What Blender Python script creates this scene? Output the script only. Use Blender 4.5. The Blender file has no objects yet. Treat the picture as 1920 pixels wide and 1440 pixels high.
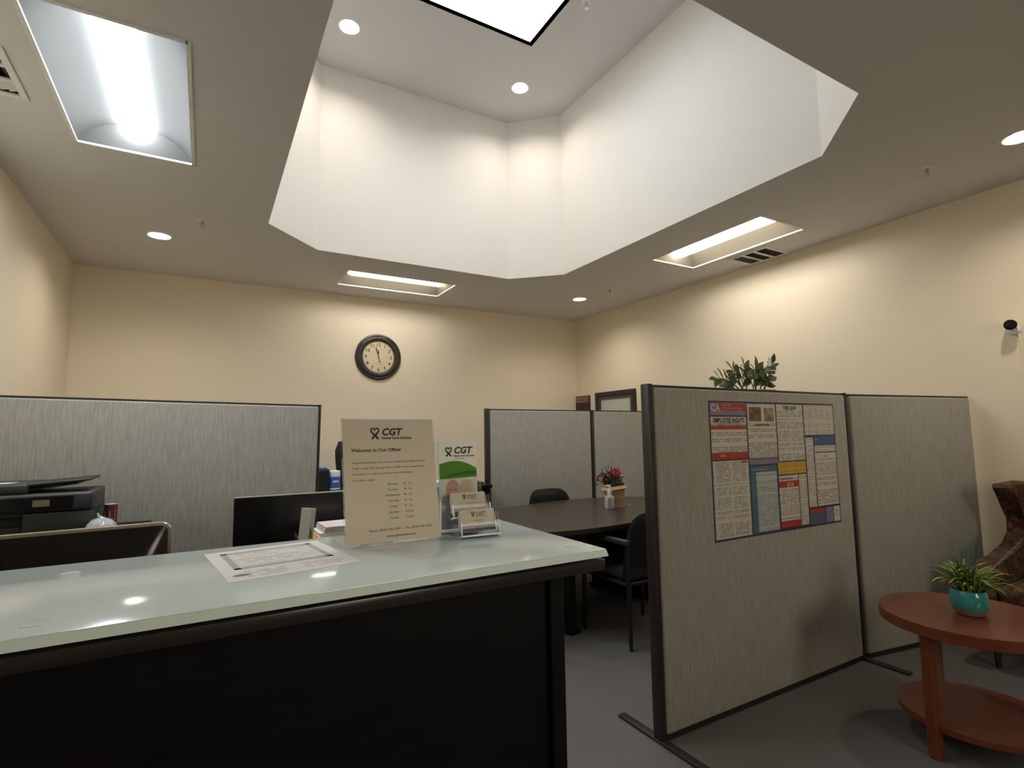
import bpy, bmesh, math, random
from mathutils import Vector, Matrix, Euler
from mathutils.geometry import delaunay_2d_cdt
R = math.radians
S = bpy.context.scene
COL = S.collection
random.seed(7)

# ------------------------------------------------------------------ camera
F_PX, YAW, PITCH, ROLL, CAM_H = 997.34, R(29.9286), R(5.4975), R(-0.857), 1.375
fw = Vector((math.sin(YAW) * math.cos(PITCH), math.cos(YAW) * math.cos(PITCH), math.sin(PITCH)))
rt0 = Vector((math.cos(YAW), -math.sin(YAW), 0)); up0 = rt0.cross(fw)
rt = rt0 * math.cos(ROLL) + up0 * math.sin(ROLL); up = up0 * math.cos(ROLL) - rt0 * math.sin(ROLL)
cam_data = bpy.data.cameras.new('camera'); cam = bpy.data.objects.new('camera', cam_data); COL.objects.link(cam)
cam_data.sensor_fit = 'HORIZONTAL'; cam_data.sensor_width = 36.0; cam_data.lens = F_PX * 36.0 / 1920.0
cam_data.clip_start = 0.02
cam.matrix_world = Matrix(((rt.x, up.x, -fw.x, 0), (rt.y, up.y, -fw.y, 0), (rt.z, up.z, -fw.z, CAM_H), (0, 0, 0, 1)))
S.camera = cam

# ------------------------------------------------------------------ sky, lights, exposure
W = bpy.data.worlds.new('overcast_sky'); S.world = W; W.use_nodes = True
W.node_tree.nodes['Background'].inputs[0].default_value = (0.93, 0.97, 1.0, 1)
W.node_tree.nodes['Background'].inputs[1].default_value = 4.9
S.view_settings.view_transform = 'Standard'; S.view_settings.look = 'None'
S.view_settings.exposure = 1.02; S.view_settings.gamma = 1.0; S.view_settings.use_curve_mapping = False
S.cycles.max_bounces = 10; S.cycles.diffuse_bounces = 6; S.cycles.glossy_bounces = 4
S.cycles.transparent_max_bounces = 12; S.cycles.sample_clamp_indirect = 6.0
S.cycles.use_denoising = True
TUBE_BACK, TUBE_RIGHT, TUBE_COOL, LAMP_WARM = 8.8, 12.5, 23.0, 180.0     # fixture radiances, used in the lamp builders below
SKY_X0, SKY_X1, SKY_Y0, SKY_Y1 = 1.22, 2.36, 2.47, 3.69  # the skylight opening
pd = bpy.data.lights.new('skylight_portal', 'AREA'); pd.shape = 'RECTANGLE'
pd.size = SKY_X1 - SKY_X0; pd.size_y = SKY_Y1 - SKY_Y0; pd.cycles.is_portal = True
po = bpy.data.objects.new('skylight_portal', pd); COL.objects.link(po)
pe = bpy.data.lights.new('door_portal', 'AREA'); pe.shape = 'RECTANGLE'; pe.size = 1.25; pe.size_y = 1.6; pe.cycles.is_portal = True
pq = bpy.data.objects.new('door_portal', pe); COL.objects.link(pq); pq.location = (1.775, -2.59, 2.15); pq.rotation_euler = (R(90), 0, 0)  # samples sky light through the added front openings
po.location = ((SKY_X0 + SKY_X1) / 2, (SKY_Y0 + SKY_Y1) / 2, 5.06)

# ------------------------------------------------------------------ materials
def lin(r, g, b):
    return tuple(((c / 255) / 12.92 if c / 255 <= 0.04045 else ((c / 255 + 0.055) / 1.055) ** 2.4) for c in (r, g, b))
MATS = {}
def mat(name, col, rough=0.5, metal=0.0, spec=0.5, coat=0.0, emit=0.0, sss=0.0, sss_r=0.02, noise=None, bump=None, stretch=(1, 1, 1), sheen=0.0, alpha=1.0):
    """procedural principled material; noise=(scale, amount, dark colour), bump=(scale, strength)"""
    if name in MATS: return MATS[name]
    m = bpy.data.materials.new(name); m.use_nodes = True; MATS[name] = m
    nt = m.node_tree; b = nt.nodes['Principled BSDF']; I = b.inputs
    I['Base Color'].default_value = (*col, 1); I['Roughness'].default_value = rough; I['Metallic'].default_value = metal
    I['Specular IOR Level'].default_value = spec; I['Coat Weight'].default_value = coat; I['Alpha'].default_value = alpha
    if emit:
        I['Emission Color'].default_value = (*col, 1); I['Emission Strength'].default_value = emit
    if sss:
        I['Subsurface Weight'].default_value = sss; I['Subsurface Radius'].default_value = (0.9, 1.0, 1.0); I['Subsurface Scale'].default_value = sss_r
    if sheen: I['Sheen Weight'].default_value = sheen
    if noise or bump:
        tc = nt.nodes.new('ShaderNodeTexCoord'); mp = nt.nodes.new('ShaderNodeMapping'); mp.inputs['Scale'].default_value = stretch
        nt.links.new(tc.outputs['Object'], mp.inputs['Vector'])
    if noise:
        n = nt.nodes.new('ShaderNodeTexNoise'); n.inputs['Scale'].default_value = noise[0]; n.inputs['Detail'].default_value = 5
        mx = nt.nodes.new('ShaderNodeMix'); mx.data_type = 'RGBA'
        rp = nt.nodes.new('ShaderNodeMapRange'); rp.inputs[1].default_value = 0.35; rp.inputs[2].default_value = 0.65; rp.inputs[4].default_value = noise[1]
        nt.links.new(mp.outputs[0], n.inputs['Vector']); nt.links.new(n.outputs['Fac'], rp.inputs[0]); nt.links.new(rp.outputs[0], mx.inputs[0])
        mx.inputs[6].default_value = (*col, 1); mx.inputs[7].default_value = (*noise[2], 1); nt.links.new(mx.outputs[2], I['Base Color'])
    if bump:
        n2 = nt.nodes.new('ShaderNodeTexNoise'); n2.inputs['Scale'].default_value = bump[0]; n2.inputs['Detail'].default_value = 3
        bp = nt.nodes.new('ShaderNodeBump'); bp.inputs['Strength'].default_value = bump[1]; bp.inputs['Distance'].default_value = 0.004
        nt.links.new(mp.outputs[0], n2.inputs['Vector']); nt.links.new(n2.outputs['Fac'], bp.inputs['Height']); nt.links.new(bp.outputs[0], I['Normal'])
    return m
def clear(name, tint=(1, 1, 1), gloss=0.10, rough=0.02):
    """thin clear plastic or glass: mostly see-through with a fresnel sheen"""
    if name in MATS: return MATS[name]
    m = bpy.data.materials.new(name); m.use_nodes = True; MATS[name] = m; nt = m.node_tree
    nt.nodes.remove(nt.nodes['Principled BSDF']); out = nt.nodes['Material Output']
    t = nt.nodes.new('ShaderNodeBsdfTransparent'); t.inputs[0].default_value = (*tint, 1)
    g = nt.nodes.new('ShaderNodeBsdfGlossy'); g.inputs['Roughness'].default_value = rough
    fr = nt.nodes.new('ShaderNodeLayerWeight'); fr.inputs[0].default_value = 0.5
    pw = nt.nodes.new('ShaderNodeMath'); pw.operation = 'POWER'; pw.inputs[1].default_value = 4.0; nt.links.new(fr.outputs['Facing'], pw.inputs[0])
    ad = nt.nodes.new('ShaderNodeMath'); ad.operation = 'MULTIPLY_ADD'; ad.inputs[1].default_value = 0.6; ad.inputs[2].default_value = gloss - 0.04; ad.use_clamp = True
    mx = nt.nodes.new('ShaderNodeMixShader')
    nt.links.new(pw.outputs[0], ad.inputs[0]); nt.links.new(ad.outputs[0], mx.inputs[0])
    nt.links.new(t.outputs[0], mx.inputs[1]); nt.links.new(g.outputs[0], mx.inputs[2]); nt.links.new(mx.outputs[0], out.inputs[0])
    return m
def textmat(name, paper, ink, pitch=0.007, amount=0.5, gut=None, seed=0.0, rough=0.45):
    """paper with rows of small unreadable print; pitch = line spacing in metres, gut = column pitch"""
    if name in MATS: return MATS[name]
    m = mat(name, paper, rough); nt = m.node_tree; L = nt.links.new; I = nt.nodes['Principled BSDF'].inputs
    tc = nt.nodes.new('ShaderNodeTexCoord'); sp = nt.nodes.new('ShaderNodeSeparateXYZ'); L(tc.outputs['Object'], sp.inputs[0])
    def mth(op, a, b=None):
        n = nt.nodes.new('ShaderNodeMath'); n.operation = op
        for k, v in ((0, a), (1, b)):
            if v is None: continue
            if isinstance(v, (int, float)): n.inputs[k].default_value = v
            else: L(v, n.inputs[k])
        return n.outputs[0]
    yy = mth('DIVIDE', sp.outputs['Y'], pitch); row = mth('FLOOR', yy); fr = mth('FRACT', yy); line = mth('GREATER_THAN', fr, 0.42)
    cb = nt.nodes.new('ShaderNodeCombineXYZ'); L(mth('MULTIPLY', sp.outputs['X'], 0.55 / pitch), cb.inputs[0]); L(mth('ADD', mth('MULTIPLY', row, 3.71), seed), cb.inputs[1])
    ns = nt.nodes.new('ShaderNodeTexNoise'); ns.inputs['Scale'].default_value = 1.0; ns.inputs['Detail'].default_value = 1; L(cb.outputs[0], ns.inputs['Vector'])
    f = mth('MULTIPLY', line, mth('GREATER_THAN', ns.outputs['Fac'], 0.43))
    blank = nt.nodes.new('ShaderNodeTexWhiteNoise'); blank.noise_dimensions = '1D'; L(mth('ADD', row, seed), blank.inputs['W'])
    f = mth('MULTIPLY', f, mth('GREATER_THAN', blank.outputs[0], 0.16))
    if gut:
        f = mth('MULTIPLY', f, mth('GREATER_THAN', mth('FRACT', mth('ADD', mth('DIVIDE', sp.outputs['X'], gut), 0.04 + 10)), 0.09))
    f = mth('MULTIPLY', f, amount)
    mx = nt.nodes.new('ShaderNodeMix'); mx.data_type = 'RGBA'; L(f, mx.inputs[0])
    mx.inputs[6].default_value = (*paper, 1); mx.inputs[7].default_value = (*ink, 1); L(mx.outputs[2], I['Base Color'])
    return m

WALL = mat('cream_wall_paint', (0.835, 0.74, 0.585), 0.75, bump=(180, 0.06))
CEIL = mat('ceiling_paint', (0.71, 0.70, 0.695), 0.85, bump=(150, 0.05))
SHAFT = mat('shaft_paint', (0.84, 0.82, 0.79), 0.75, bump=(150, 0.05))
CARPET = mat('grey_carpet', (0.15, 0.14, 0.135), 0.95, noise=(260, 0.5, (0.10, 0.092, 0.088)), bump=(900, 0.5))
WHITE = mat('white_enamel', (0.80, 0.80, 0.78), 0.4)
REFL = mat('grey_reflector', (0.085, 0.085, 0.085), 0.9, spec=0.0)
TRIMD = mat('dark_brown_trim', (0.022, 0.017, 0.018), 0.45)
FABRIC = mat('woven_panel_fabric', (0.40, 0.385, 0.345), 0.9, noise=(1.0, 0.75, (0.285, 0.272, 0.24)), bump=(1.4, 0.35), stretch=(150, 150, 9), sheen=0.1)
ESPRESSO = mat('espresso_laminate', (0.007, 0.0058, 0.0068), 0.42, spec=0.22, noise=(1.0, 0.6, (0.0035, 0.003, 0.0038)), stretch=(4, 60, 60))
TABLEWOOD = mat('dark_walnut_laminate', (0.040, 0.027, 0.021), 0.30, noise=(1.0, 0.6, (0.028, 0.019, 0.015)), stretch=(3, 40, 40))
CHERRY = mat('cherry_wood', (0.175, 0.042, 0.016), 0.30, noise=(1.0, 0.55, (0.11, 0.024, 0.010)), stretch=(5, 30, 30), coat=0.15)
BLACK = mat('black_plastic', (0.012, 0.012, 0.014), 0.42)
SATIN = mat('charcoal_plastic', (0.035, 0.036, 0.040), 0.45)
GLOSSB = mat('glossy_black', (0.010, 0.009, 0.011), 0.2)
LEATHER = mat('black_leatherette', (0.028, 0.028, 0.030), 0.34, bump=(400, 0.12))
SILVER = mat('champagne_metal', (0.72, 0.62, 0.48), 0.28, 0.9)
CHROME = mat('brushed_metal', (0.55, 0.55, 0.56), 0.3, 1.0)
PAPER = mat('white_paper', (0.80, 0.79, 0.78), 0.6)
TANPAPER = mat('cream_paper', (0.70, 0.62, 0.50), 0.6)
INK = mat('dark_ink', (0.03, 0.026, 0.028), 0.6)
DARKHOLE = mat('dark_void', (0.02, 0.02, 0.022), 0.8)
ACRYL = clear('clear_acrylic', (0.96, 0.97, 0.99), 0.05)
ACRYLEDGE = mat('acrylic_edge', (0.80, 0.83, 0.93), 0.15, sss=0.6, sss_r=0.01)

# ------------------------------------------------------------------ mesh helpers
def tf(vs, M):
    if M is not None:
        for v in vs: v.co = M @ v.co
    return vs
def bx(bm, x0, x1, y0, y1, z0, z1, bev=0.0, seg=2, M=None):
    vs = [bm.verts.new((x, y, z)) for z in (z0, z1) for y in (y0, y1) for x in (x0, x1)]
    fs = [bm.faces.new([vs[i] for i in f]) for f in ((0, 2, 3, 1), (4, 5, 7, 6), (0, 1, 5, 4), (2, 6, 7, 3), (0, 4, 6, 2), (1, 3, 7, 5))]
    if bev:
        es = list({e for f in fs for e in f.edges})
        r = bmesh.ops.bevel(bm, geom=es, offset=bev, segments=seg, affect='EDGES', profile=0.5)
        vs = list({v for f in r['faces'] for v in f.verts} | {v for v in vs if v.is_valid})
    return tf(vs, M)
def lathe(bm, prof, n=32, M=None, cap0=True, cap1=True, sx=1.0, sy=1.0):
    rings = [[bm.verts.new((r * sx * math.cos(2 * math.pi * k / n), r * sy * math.sin(2 * math.pi * k / n), z)) for k in range(n)] for r, z in prof]
    for a, b in zip(rings, rings[1:]):
        for k in range(n): bm.faces.new((a[k], a[(k + 1) % n], b[(k + 1) % n], b[k]))
    if cap0: bm.faces.new(rings[0][::-1])
    if cap1: bm.faces.new(rings[-1])
    return tf([v for r in rings for v in r], M)
def prism(bm, pts, z0, z1, M=None, bev=0.0, seg=2):
    n = len(pts)
    a = [bm.verts.new((x, y, z0)) for x, y in pts]; b = [bm.verts.new((x, y, z1)) for x, y in pts]
    fs = [bm.faces.new(a[::-1]), bm.faces.new(b)] + [bm.faces.new((a[k], a[(k + 1) % n], b[(k + 1) % n], b[k])) for k in range(n)]
    vs = a + b
    if bev:
        es = list({e for f in fs[:2] for e in f.edges})
        r = bmesh.ops.bevel(bm, geom=es, offset=bev, segments=seg, affect='EDGES', profile=0.5)
        vs = list({v for f in r['faces'] for v in f.verts} | {v for v in vs if v.is_valid})
    return tf(vs, M)
def tube(bm, pts, r, n=8, M=None, cap=True):
    pts = [Vector(p) for p in pts]; rs = r if isinstance(r, (list, tuple)) else [r] * len(pts); rings = []; prev = None
    for i, p in enumerate(pts):
        d = (pts[min(i + 1, len(pts) - 1)] - pts[max(i - 1, 0)]).normalized()
        u = (Vector((0, 0, 1)) if abs(d.z) < 0.95 else Vector((1, 0, 0))) if prev is None else prev
        u = (u - d * u.dot(d)).normalized(); v = d.cross(u); prev = u
        rings.append([bm.verts.new(p + (u * math.cos(2 * math.pi * k / n) + v * math.sin(2 * math.pi * k / n)) * rs[i]) for k in range(n)])
    for a, b in zip(rings, rings[1:]):
        for k in range(n): bm.faces.new((a[k], a[(k + 1) % n], b[(k + 1) % n], b[k]))
    if cap: bm.faces.new(rings[0][::-1]); bm.faces.new(rings[-1])
    return tf([v for q in rings for v in q], M)
def quad(bm, *ps):
    return bm.faces.new([bm.verts.new(p) for p in ps])
def grid(bm, rows, M=None):
    g = [[bm.verts.new(p) for p in r] for r in rows]
    for a, b in zip(g, g[1:]):
        for k in range(len(a) - 1): bm.faces.new((a[k], a[k + 1], b[k + 1], b[k]))
    return tf([v for r in g for v in r], M)
def rrect(w, h, r, n=5, cx=0.0, cy=0.0):
    pts = []
    for sx, sy, a0 in ((1, 1, 0), (-1, 1, 90), (-1, -1, 180), (1, -1, 270)):
        for k in range(n + 1):
            a = R(a0 + 90 * k / n); pts.append((cx + sx * (w / 2 - r) + r * math.cos(a), cy + sy * (h / 2 - r) + r * math.sin(a)))
    return pts
def new(): return bmesh.new()
def link(name, me, m, parent=None, loc=(0, 0, 0), rot=(0, 0, 0)):
    o = bpy.data.objects.new(name, me); COL.objects.link(o)
    if m is not None and not me.materials: me.materials.append(m)
    o.location = loc; o.rotation_euler = rot
    if parent is not None: o.parent = parent
    return o
def mesh(name, bm, smooth=35, recalc=True):
    if recalc: bmesh.ops.recalc_face_normals(bm, faces=bm.faces)
    me = bpy.data.meshes.new(name); bm.to_mesh(me); bm.free()
    if smooth:
        me.shade_smooth(); me.set_sharp_from_angle(angle=R(smooth))
    return me
def obj(name, bm, m, parent=None, loc=(0, 0, 0), rot=(0, 0, 0), smooth=35, recalc=True):
    return link(name, mesh(name, bm, smooth, recalc), m, parent, loc, rot)
def tag(o, label, cat, group=None):
    o['label'] = label; o['category'] = cat
    if group: o['group'] = group
    return o
def thing(name, label, cat, loc=(0, 0, 0), rot=(0, 0, 0), group=None):
    o = bpy.data.objects.new(name, None); COL.objects.link(o); o.location = loc
    o.rotation_euler = rot if isinstance(rot, (tuple, list)) else (0, 0, rot); o.empty_display_size = 0.1
    return tag(o, label, cat, group)
def struct(name, bm, m, loc=(0, 0, 0), smooth=0, recalc=True):
    o = obj(name, bm, m, None, loc, smooth=smooth, recalc=recalc); o['kind'] = 'structure'; return o
def copy_tree(o, parent=None):
    c = o.copy(); COL.objects.link(c); c.parent = parent
    for ch in [x for x in bpy.data.objects if x.parent == o]: copy_tree(ch, c)
    return c
def text_mesh(lines, name='lettering'):
    """lines = [(string, size, x, y, align, shear, weight)] in the XY plane -> one flat mesh"""
    bm = bmesh.new()
    for s, size, x, y, al, sh, wt in lines:
        cu = bpy.data.curves.new('t', 'FONT'); cu.body = s; cu.size = size; cu.align_x = al; cu.shear = sh; cu.offset = wt; cu.resolution_u = 2; cu.fill_mode = 'FRONT'
        ob = bpy.data.objects.new('t', cu); me = bpy.data.meshes.new_from_object(ob)
        me.transform(Matrix.Translation((x, y, 0))); bm.from_mesh(me)
        bpy.data.meshes.remove(me); bpy.data.objects.remove(ob); bpy.data.curves.remove(cu)
    me = bpy.data.meshes.new(name); bm.to_mesh(me); bm.free(); return me
def lettering(parent, lines, m, z, name='lettering', loc=(0, 0)):
    return link(name, text_mesh(lines, name), m, parent, (loc[0], loc[1], z))
def ribbon_logo(parent, x, y, h, z, m):
    """heart-shaped ribbon: a loop whose two tails cross below the heart"""
    pts = [(-0.30, -0.50), (-0.05, -0.22), (0.22, 0.05), (0.36, 0.27), (0.33, 0.43), (0.20, 0.50), (0.08, 0.45), (0.0, 0.30),
           (-0.08, 0.45), (-0.20, 0.50), (-0.33, 0.43), (-0.36, 0.27), (-0.22, 0.05), (0.05, -0.22), (0.30, -0.50)]
    bm = new(); L = []
    for i, p in enumerate(pts):
        a = Vector(pts[max(i - 1, 0)]); b = Vector(pts[min(i + 1, len(pts) - 1)]); d = (b - a).normalized(); n = Vector((-d.y, d.x))
        w = 0.075 if 3 <= i <= 11 else 0.095
        q = Vector(p); L.append(((q + n * w) * h + Vector((x, y)), (q - n * w) * h + Vector((x, y))))
    grid(bm, [[(a.x, a.y, 0) for a, b in L], [(b.x, b.y, 0) for a, b in L]])
    return obj('ribbon_emblem', bm, m, parent, (0, 0, z), smooth=0)
def card(parent, name, x0, x1, y0, y1, z, m, t=0.0006):
    """thin printed rectangle whose origin is its own centre"""
    bm = new(); w, h = (x1 - x0) / 2, (y1 - y0) / 2; bx(bm, -w, w, -h, h, 0, t)
    return obj(name, bm, m, parent, ((x0 + x1) / 2, (y0 + y1) / 2, z), smooth=0)
UPRIGHT = (R(90), 0, 0)     # a sign drawn in XY that faces the -Y side of the room

# ------------------------------------------------------------------ the room
X0, X1, Y0, Y1, ZC, ZU = -1.135, 4.74, -2.6, 6.31, 3.05, 4.82
DX0, DX1 = 1.15, 2.40          # opening of the added fill-light door and transom
OCT = [(0.37, 1.74), (0.815, 1.30), (2.772, 1.30), (3.217, 1.74), (3.217, 4.45), (2.772, 4.86), (0.815, 4.86), (0.37, 4.42)]
TROF = {'left': (-0.403, 3.075, 1.16, 0.56, 90), 'back': (1.776, 5.59, 1.17, 0.55, 0), 'right': (3.982, 3.080, 1.17, 0.57, 90)}
DOWN = [(-0.384, 5.10), (3.985, 5.205), (4.03, 1.06)]
DOWNU = [(0.932, 4.275), (2.60, 4.268)]
VENTS = [(4.535, 3.115), (-0.985, 3.10)]
VW, VL = 0.30, 0.36          # vent opening: x size, y size
def circle(cx, cy, r, n=24): return [(cx + r * math.cos(2 * math.pi * k / n), cy + r * math.sin(2 * math.pi * k / n)) for k in range(n)]
def rect(x0, x1, y0, y1): return [(x0, y0), (x1, y0), (x1, y1), (x0, y1)]
def inside(p, lp):
    c = False
    for k in range(len(lp)):
        (x0, y0), (x1, y1) = lp[k], lp[k - 1]
        if (y0 > p[1]) != (y1 > p[1]) and p[0] < (x1 - x0) * (p[1] - y0) / (y1 - y0) + x0: c = not c
    return c
def sheet_with_holes(loops, z):
    vs, es = [], []
    for lp in loops:
        n0 = len(vs); vs += [Vector(p) for p in lp]; es += [(n0 + k, n0 + (k + 1) % len(lp)) for k in range(len(lp))]
    V, E, FC = delaunay_2d_cdt(vs, es, [], 0, 1e-6)[:3]
    bm = new(); bv = [bm.verts.new((v.x, v.y, z)) for v in V]
    for f in FC:
        c = sum((V[i] for i in f), Vector((0, 0))) / len(f)
        if inside(c, loops[0]) and not any(inside(c, h) for h in loops[1:]): bm.faces.new([bv[i] for i in f])
    for f in bm.faces:
        f.normal_update()
        if f.normal.z > 0: f.normal_flip()
    return bm
def trof_rect(k):
    cx, cy, L, Wd, a = TROF[k]; lx, ly = (L, Wd) if a == 0 else (Wd, L)
    return rect(cx - lx / 2, cx + lx / 2, cy - ly / 2, cy + ly / 2)
bm = new(); quad(bm, (X0, Y0, 0), (X1, Y0, 0), (X1, Y1, 0), (X0, Y1, 0)); struct('floor', bm, CARPET, recalc=False)
bm = new(); bx(bm, X0 - 0.1, X1 + 0.1, Y1, Y1 + 0.1, -0.05, ZC + 0.3); struct('wall_back', bm, WALL)
bm = new(); bx(bm, X0 - 0.1, X0, Y0, Y1, -0.05, ZC + 0.3); struct('wall_left', bm, WALL)
bm = new(); bx(bm, X1, X1 + 0.1, Y0, Y1, -0.05, ZC + 0.3); struct('wall_right', bm, WALL)
bm = new()      # unseen wall behind the camera; door and transom openings added for front fill light
for r in ((X0 - 0.1, DX0, -0.05, ZC + 0.3), (DX1, X1 + 0.1, -0.05, ZC + 0.3), (DX0, DX1, 2.93, ZC + 0.3)): bx(bm, r[0], r[1], Y0 - 0.1, Y0, r[2], r[3])
struct('wall_front', bm, WALL)
bm = new(); quad(bm, (-10, -14, -0.06), (14, -14, -0.06), (14, Y0 - 0.1, -0.06), (-10, Y0 - 0.1, -0.06)); struct('ground', bm, mat('pavement', (0.16, 0.155, 0.15), 0.9, noise=(6, 0.4, (0.12, 0.115, 0.11))), recalc=False)  # unseen plane, added to cut light coming up from below the horizon
dr = bpy.data.objects.new('door_1', None); COL.objects.link(dr); dr['kind'] = 'structure'; dr.location = (DX0, Y0 - 0.05, 0)  # unseen door, added to let in front fill light
dw = DX1 - DX0; BRONZE = mat('dark_bronze', (0.03, 0.025, 0.022), 0.4, 0.5); DGL = clear('entrance_glass', (0.95, 0.89, 0.78), 0.05)  # glass tint warms the added fill light
bm = new()
for r in ((0.0, 0.09, -0.05, 2.1), (dw - .09, dw, -0.05, 2.1), (.09, dw - .09, -0.05, 1.4), (.09, dw - .09, 2.0, 2.1)): bx(bm, r[0], r[1], -.02, .02, r[2], r[3])
obj('door_leaf', bm, BRONZE, dr, smooth=0)
bm = new(); bx(bm, .09, dw - .09, -.003, .003, 1.4, 2.0); obj('door_glass', bm, DGL, dr, smooth=0)
wt = bpy.data.objects.new('window_2', None); COL.objects.link(wt); wt['kind'] = 'structure'; wt.location = (DX0, Y0 - 0.05, 2.1)  # unseen transom, added to bring the fill light in higher up
bm = new()
for r in ((0.0, 0.04, 0.0, .83), (dw - .04, dw, 0.0, .83), (.04, dw - .04, 0.0, .04), (.04, dw - .04, .79, .83)): bx(bm, r[0], r[1], -.02, .02, r[2], r[3])
obj('window_frame', bm, BRONZE, wt, smooth=0)
bm = new(); bx(bm, .04, dw - .04, -.003, .003, .04, .79); obj('window_pane', bm, DGL, wt, smooth=0)
loops = [rect(X0, X1, Y0, Y1), OCT] + [trof_rect(k) for k in TROF] + [circle(x, y, 0.078) for x, y in DOWN] + [rect(x - VW / 2, x + VW / 2, y - VL / 2, y + VL / 2) for x, y in VENTS]
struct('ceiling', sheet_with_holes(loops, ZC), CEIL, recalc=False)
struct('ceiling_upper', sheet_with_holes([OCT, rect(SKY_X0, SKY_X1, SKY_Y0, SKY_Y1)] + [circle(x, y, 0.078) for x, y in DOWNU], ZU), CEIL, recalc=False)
bm = new(); n = len(OCT)
a = [bm.verts.new((x, y, ZC)) for x, y in OCT]; b = [bm.verts.new((x, y, ZU)) for x, y in OCT]
for k in range(n): bm.faces.new((a[(k + 1) % n], a[k], b[k], b[(k + 1) % n]))
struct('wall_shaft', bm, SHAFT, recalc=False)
for nm, r in (('baseboard_back', (X0, X1, Y1 - 0.012, Y1)), ('baseboard_right', (X1 - 0.012, X1, Y0, Y1)), ('baseboard_left', (X0, X0 + 0.012, Y0, Y1))):
    bm = new(); bx(bm, *r, 0, 0.10, 0.003); struct(nm, bm, mat('dark_rubber_base', (0.03, 0.027, 0.026), 0.6))
# skylight: curb, frame and pane
win = bpy.data.objects.new('window_1', None); COL.objects.link(win); win['kind'] = 'structure'; win.location = ((SKY_X0 + SKY_X1) / 2, (SKY_Y0 + SKY_Y1) / 2, ZU)
hx, hy = (SKY_X1 - SKY_X0) / 2, (SKY_Y1 - SKY_Y0) / 2
bm = new()
for r in ((-hx - .04, -hx, -hy - .04, hy + .04), (hx, hx + .04, -hy - .04, hy + .04), (-hx, hx, -hy - .04, -hy), (-hx, hx, hy, hy + .04)): bx(bm, *r, 0.0, 0.26)
obj('curb', bm, SHAFT, win, smooth=0)
bm = new(); bx(bm, -hx - .04, hx + .04, -hy - .04, hy + .04, 0.262, 0.268); obj('window_pane', bm, clear('skylight_acrylic', (0.97, 0.98, 0.98), 0.05), win, smooth=0)

# ------------------------------------------------------------------ ceiling fixtures
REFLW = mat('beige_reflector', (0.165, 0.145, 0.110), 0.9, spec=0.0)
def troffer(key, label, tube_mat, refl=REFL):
    cx, cy, L, Wd, a = TROF[key]
    t = thing('ceiling_light', label, 'ceiling light', (cx, cy, ZC), R(a), 'recessed troffers around the skylight well')
    l, w = L / 2, Wd / 2
    bm = new()
    for r in ((-l - .012, l + .012, -w - .012, -w + .006), (-l - .012, l + .012, w - .006, w + .012), (-l - .012, -l + .006, -w, w), (l - .006, l + .012, -w, w)): bx(bm, *r, -0.006, 0.004)
    obj('frame', bm, WHITE, t, smooth=0)
    prof = [(w, 0.004), (w * 0.86, 0.05), (w * 0.68, 0.088), (w * 0.48, 0.112), (w * 0.26, 0.122)]
    for s in (1, -1):
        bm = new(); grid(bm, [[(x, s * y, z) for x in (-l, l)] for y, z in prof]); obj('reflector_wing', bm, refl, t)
    for s in (1, -1):
        bm = new(); pts = [(-y, z) for y, z in prof] + [(y, z) for y, z in prof[::-1]]
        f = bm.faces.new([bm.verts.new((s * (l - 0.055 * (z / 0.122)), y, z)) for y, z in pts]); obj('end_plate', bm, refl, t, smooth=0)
    bm = new(); bx(bm, -l - .004, l + .004, -w - .004, w + .004, 0.126, 0.15)
    for r in ((-l - .004, l + .004, -w - .01, -w - .001), (-l - .004, l + .004, w + .001, w + .01), (-l - .01, -l - .001, -w, w), (l + .001, l + .01, -w, w)): bx(bm, *r, 0.001, 0.15)
    obj('housing', bm, WHITE, t, smooth=0)
    bm = new(); rows = []; e = l - 0.045; m_ = 10
    for x, k in ((-e, 0.0), (-e + 0.006, 0.6), (-e + 0.022, 0.93), (-e + 0.05, 1.0), (e - 0.05, 1.0), (e - 0.022, 0.93), (e - 0.006, 0.6), (e, 0.0)):
        rows.append([(x, -0.078 * math.cos(math.pi * j / m_), 0.118 - 0.082 * k * math.sin(math.pi * j / m_)) for j in range(m_ + 1)])
    grid(bm, rows); obj('diffuser', bm, tube_mat, t, recalc=False, smooth=60)
    return t
TW = mat('lit_diffuser_back', (1.0, 0.945, 0.86), 0.5, emit=TUBE_BACK); TR = mat('lit_diffuser_right', (1.0, 0.945, 0.86), 0.5, emit=TUBE_RIGHT); TK = mat('lit_diffuser_cool', (0.92, 0.98, 1.0), 0.5, emit=TUBE_COOL)
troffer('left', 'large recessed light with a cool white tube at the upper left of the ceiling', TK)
troffer('back', 'recessed ceiling light above the wall clock', TW, REFLW)
troffer('right', 'recessed ceiling light beside the right wall next to a small vent', TR, REFLW)
LW = mat('lit_lamp_warm', (1.0, 0.89, 0.75), 0.5, emit=LAMP_WARM)
def downlight(x, y, z, label):
    t = thing('downlight', label, 'downlight', (x, y, z), 0, 'round recessed downlights')
    bm = new(); lathe(bm, [(0.074, 0.012), (0.076, -0.001), (0.082, -0.005), (0.094, -0.004), (0.096, 0.001)], 28, cap0=False, cap1=False); obj('trim_ring', bm, WHITE, t)
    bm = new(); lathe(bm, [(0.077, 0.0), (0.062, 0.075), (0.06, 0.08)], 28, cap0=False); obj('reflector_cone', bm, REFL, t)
    bm = new(); lathe(bm, [(0.0575, 0.045), (0.045, 0.038), (0.02, 0.034)], 24, cap0=False); obj('lamp', bm, LW, t, smooth=80)
for (x, y), lb in zip(DOWN, ('round downlight in the ceiling at far left near the back wall', 'round downlight in the far right corner of the low ceiling', 'warm downlight cut off by the right edge of the picture')): downlight(x, y, ZC, lb)
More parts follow.
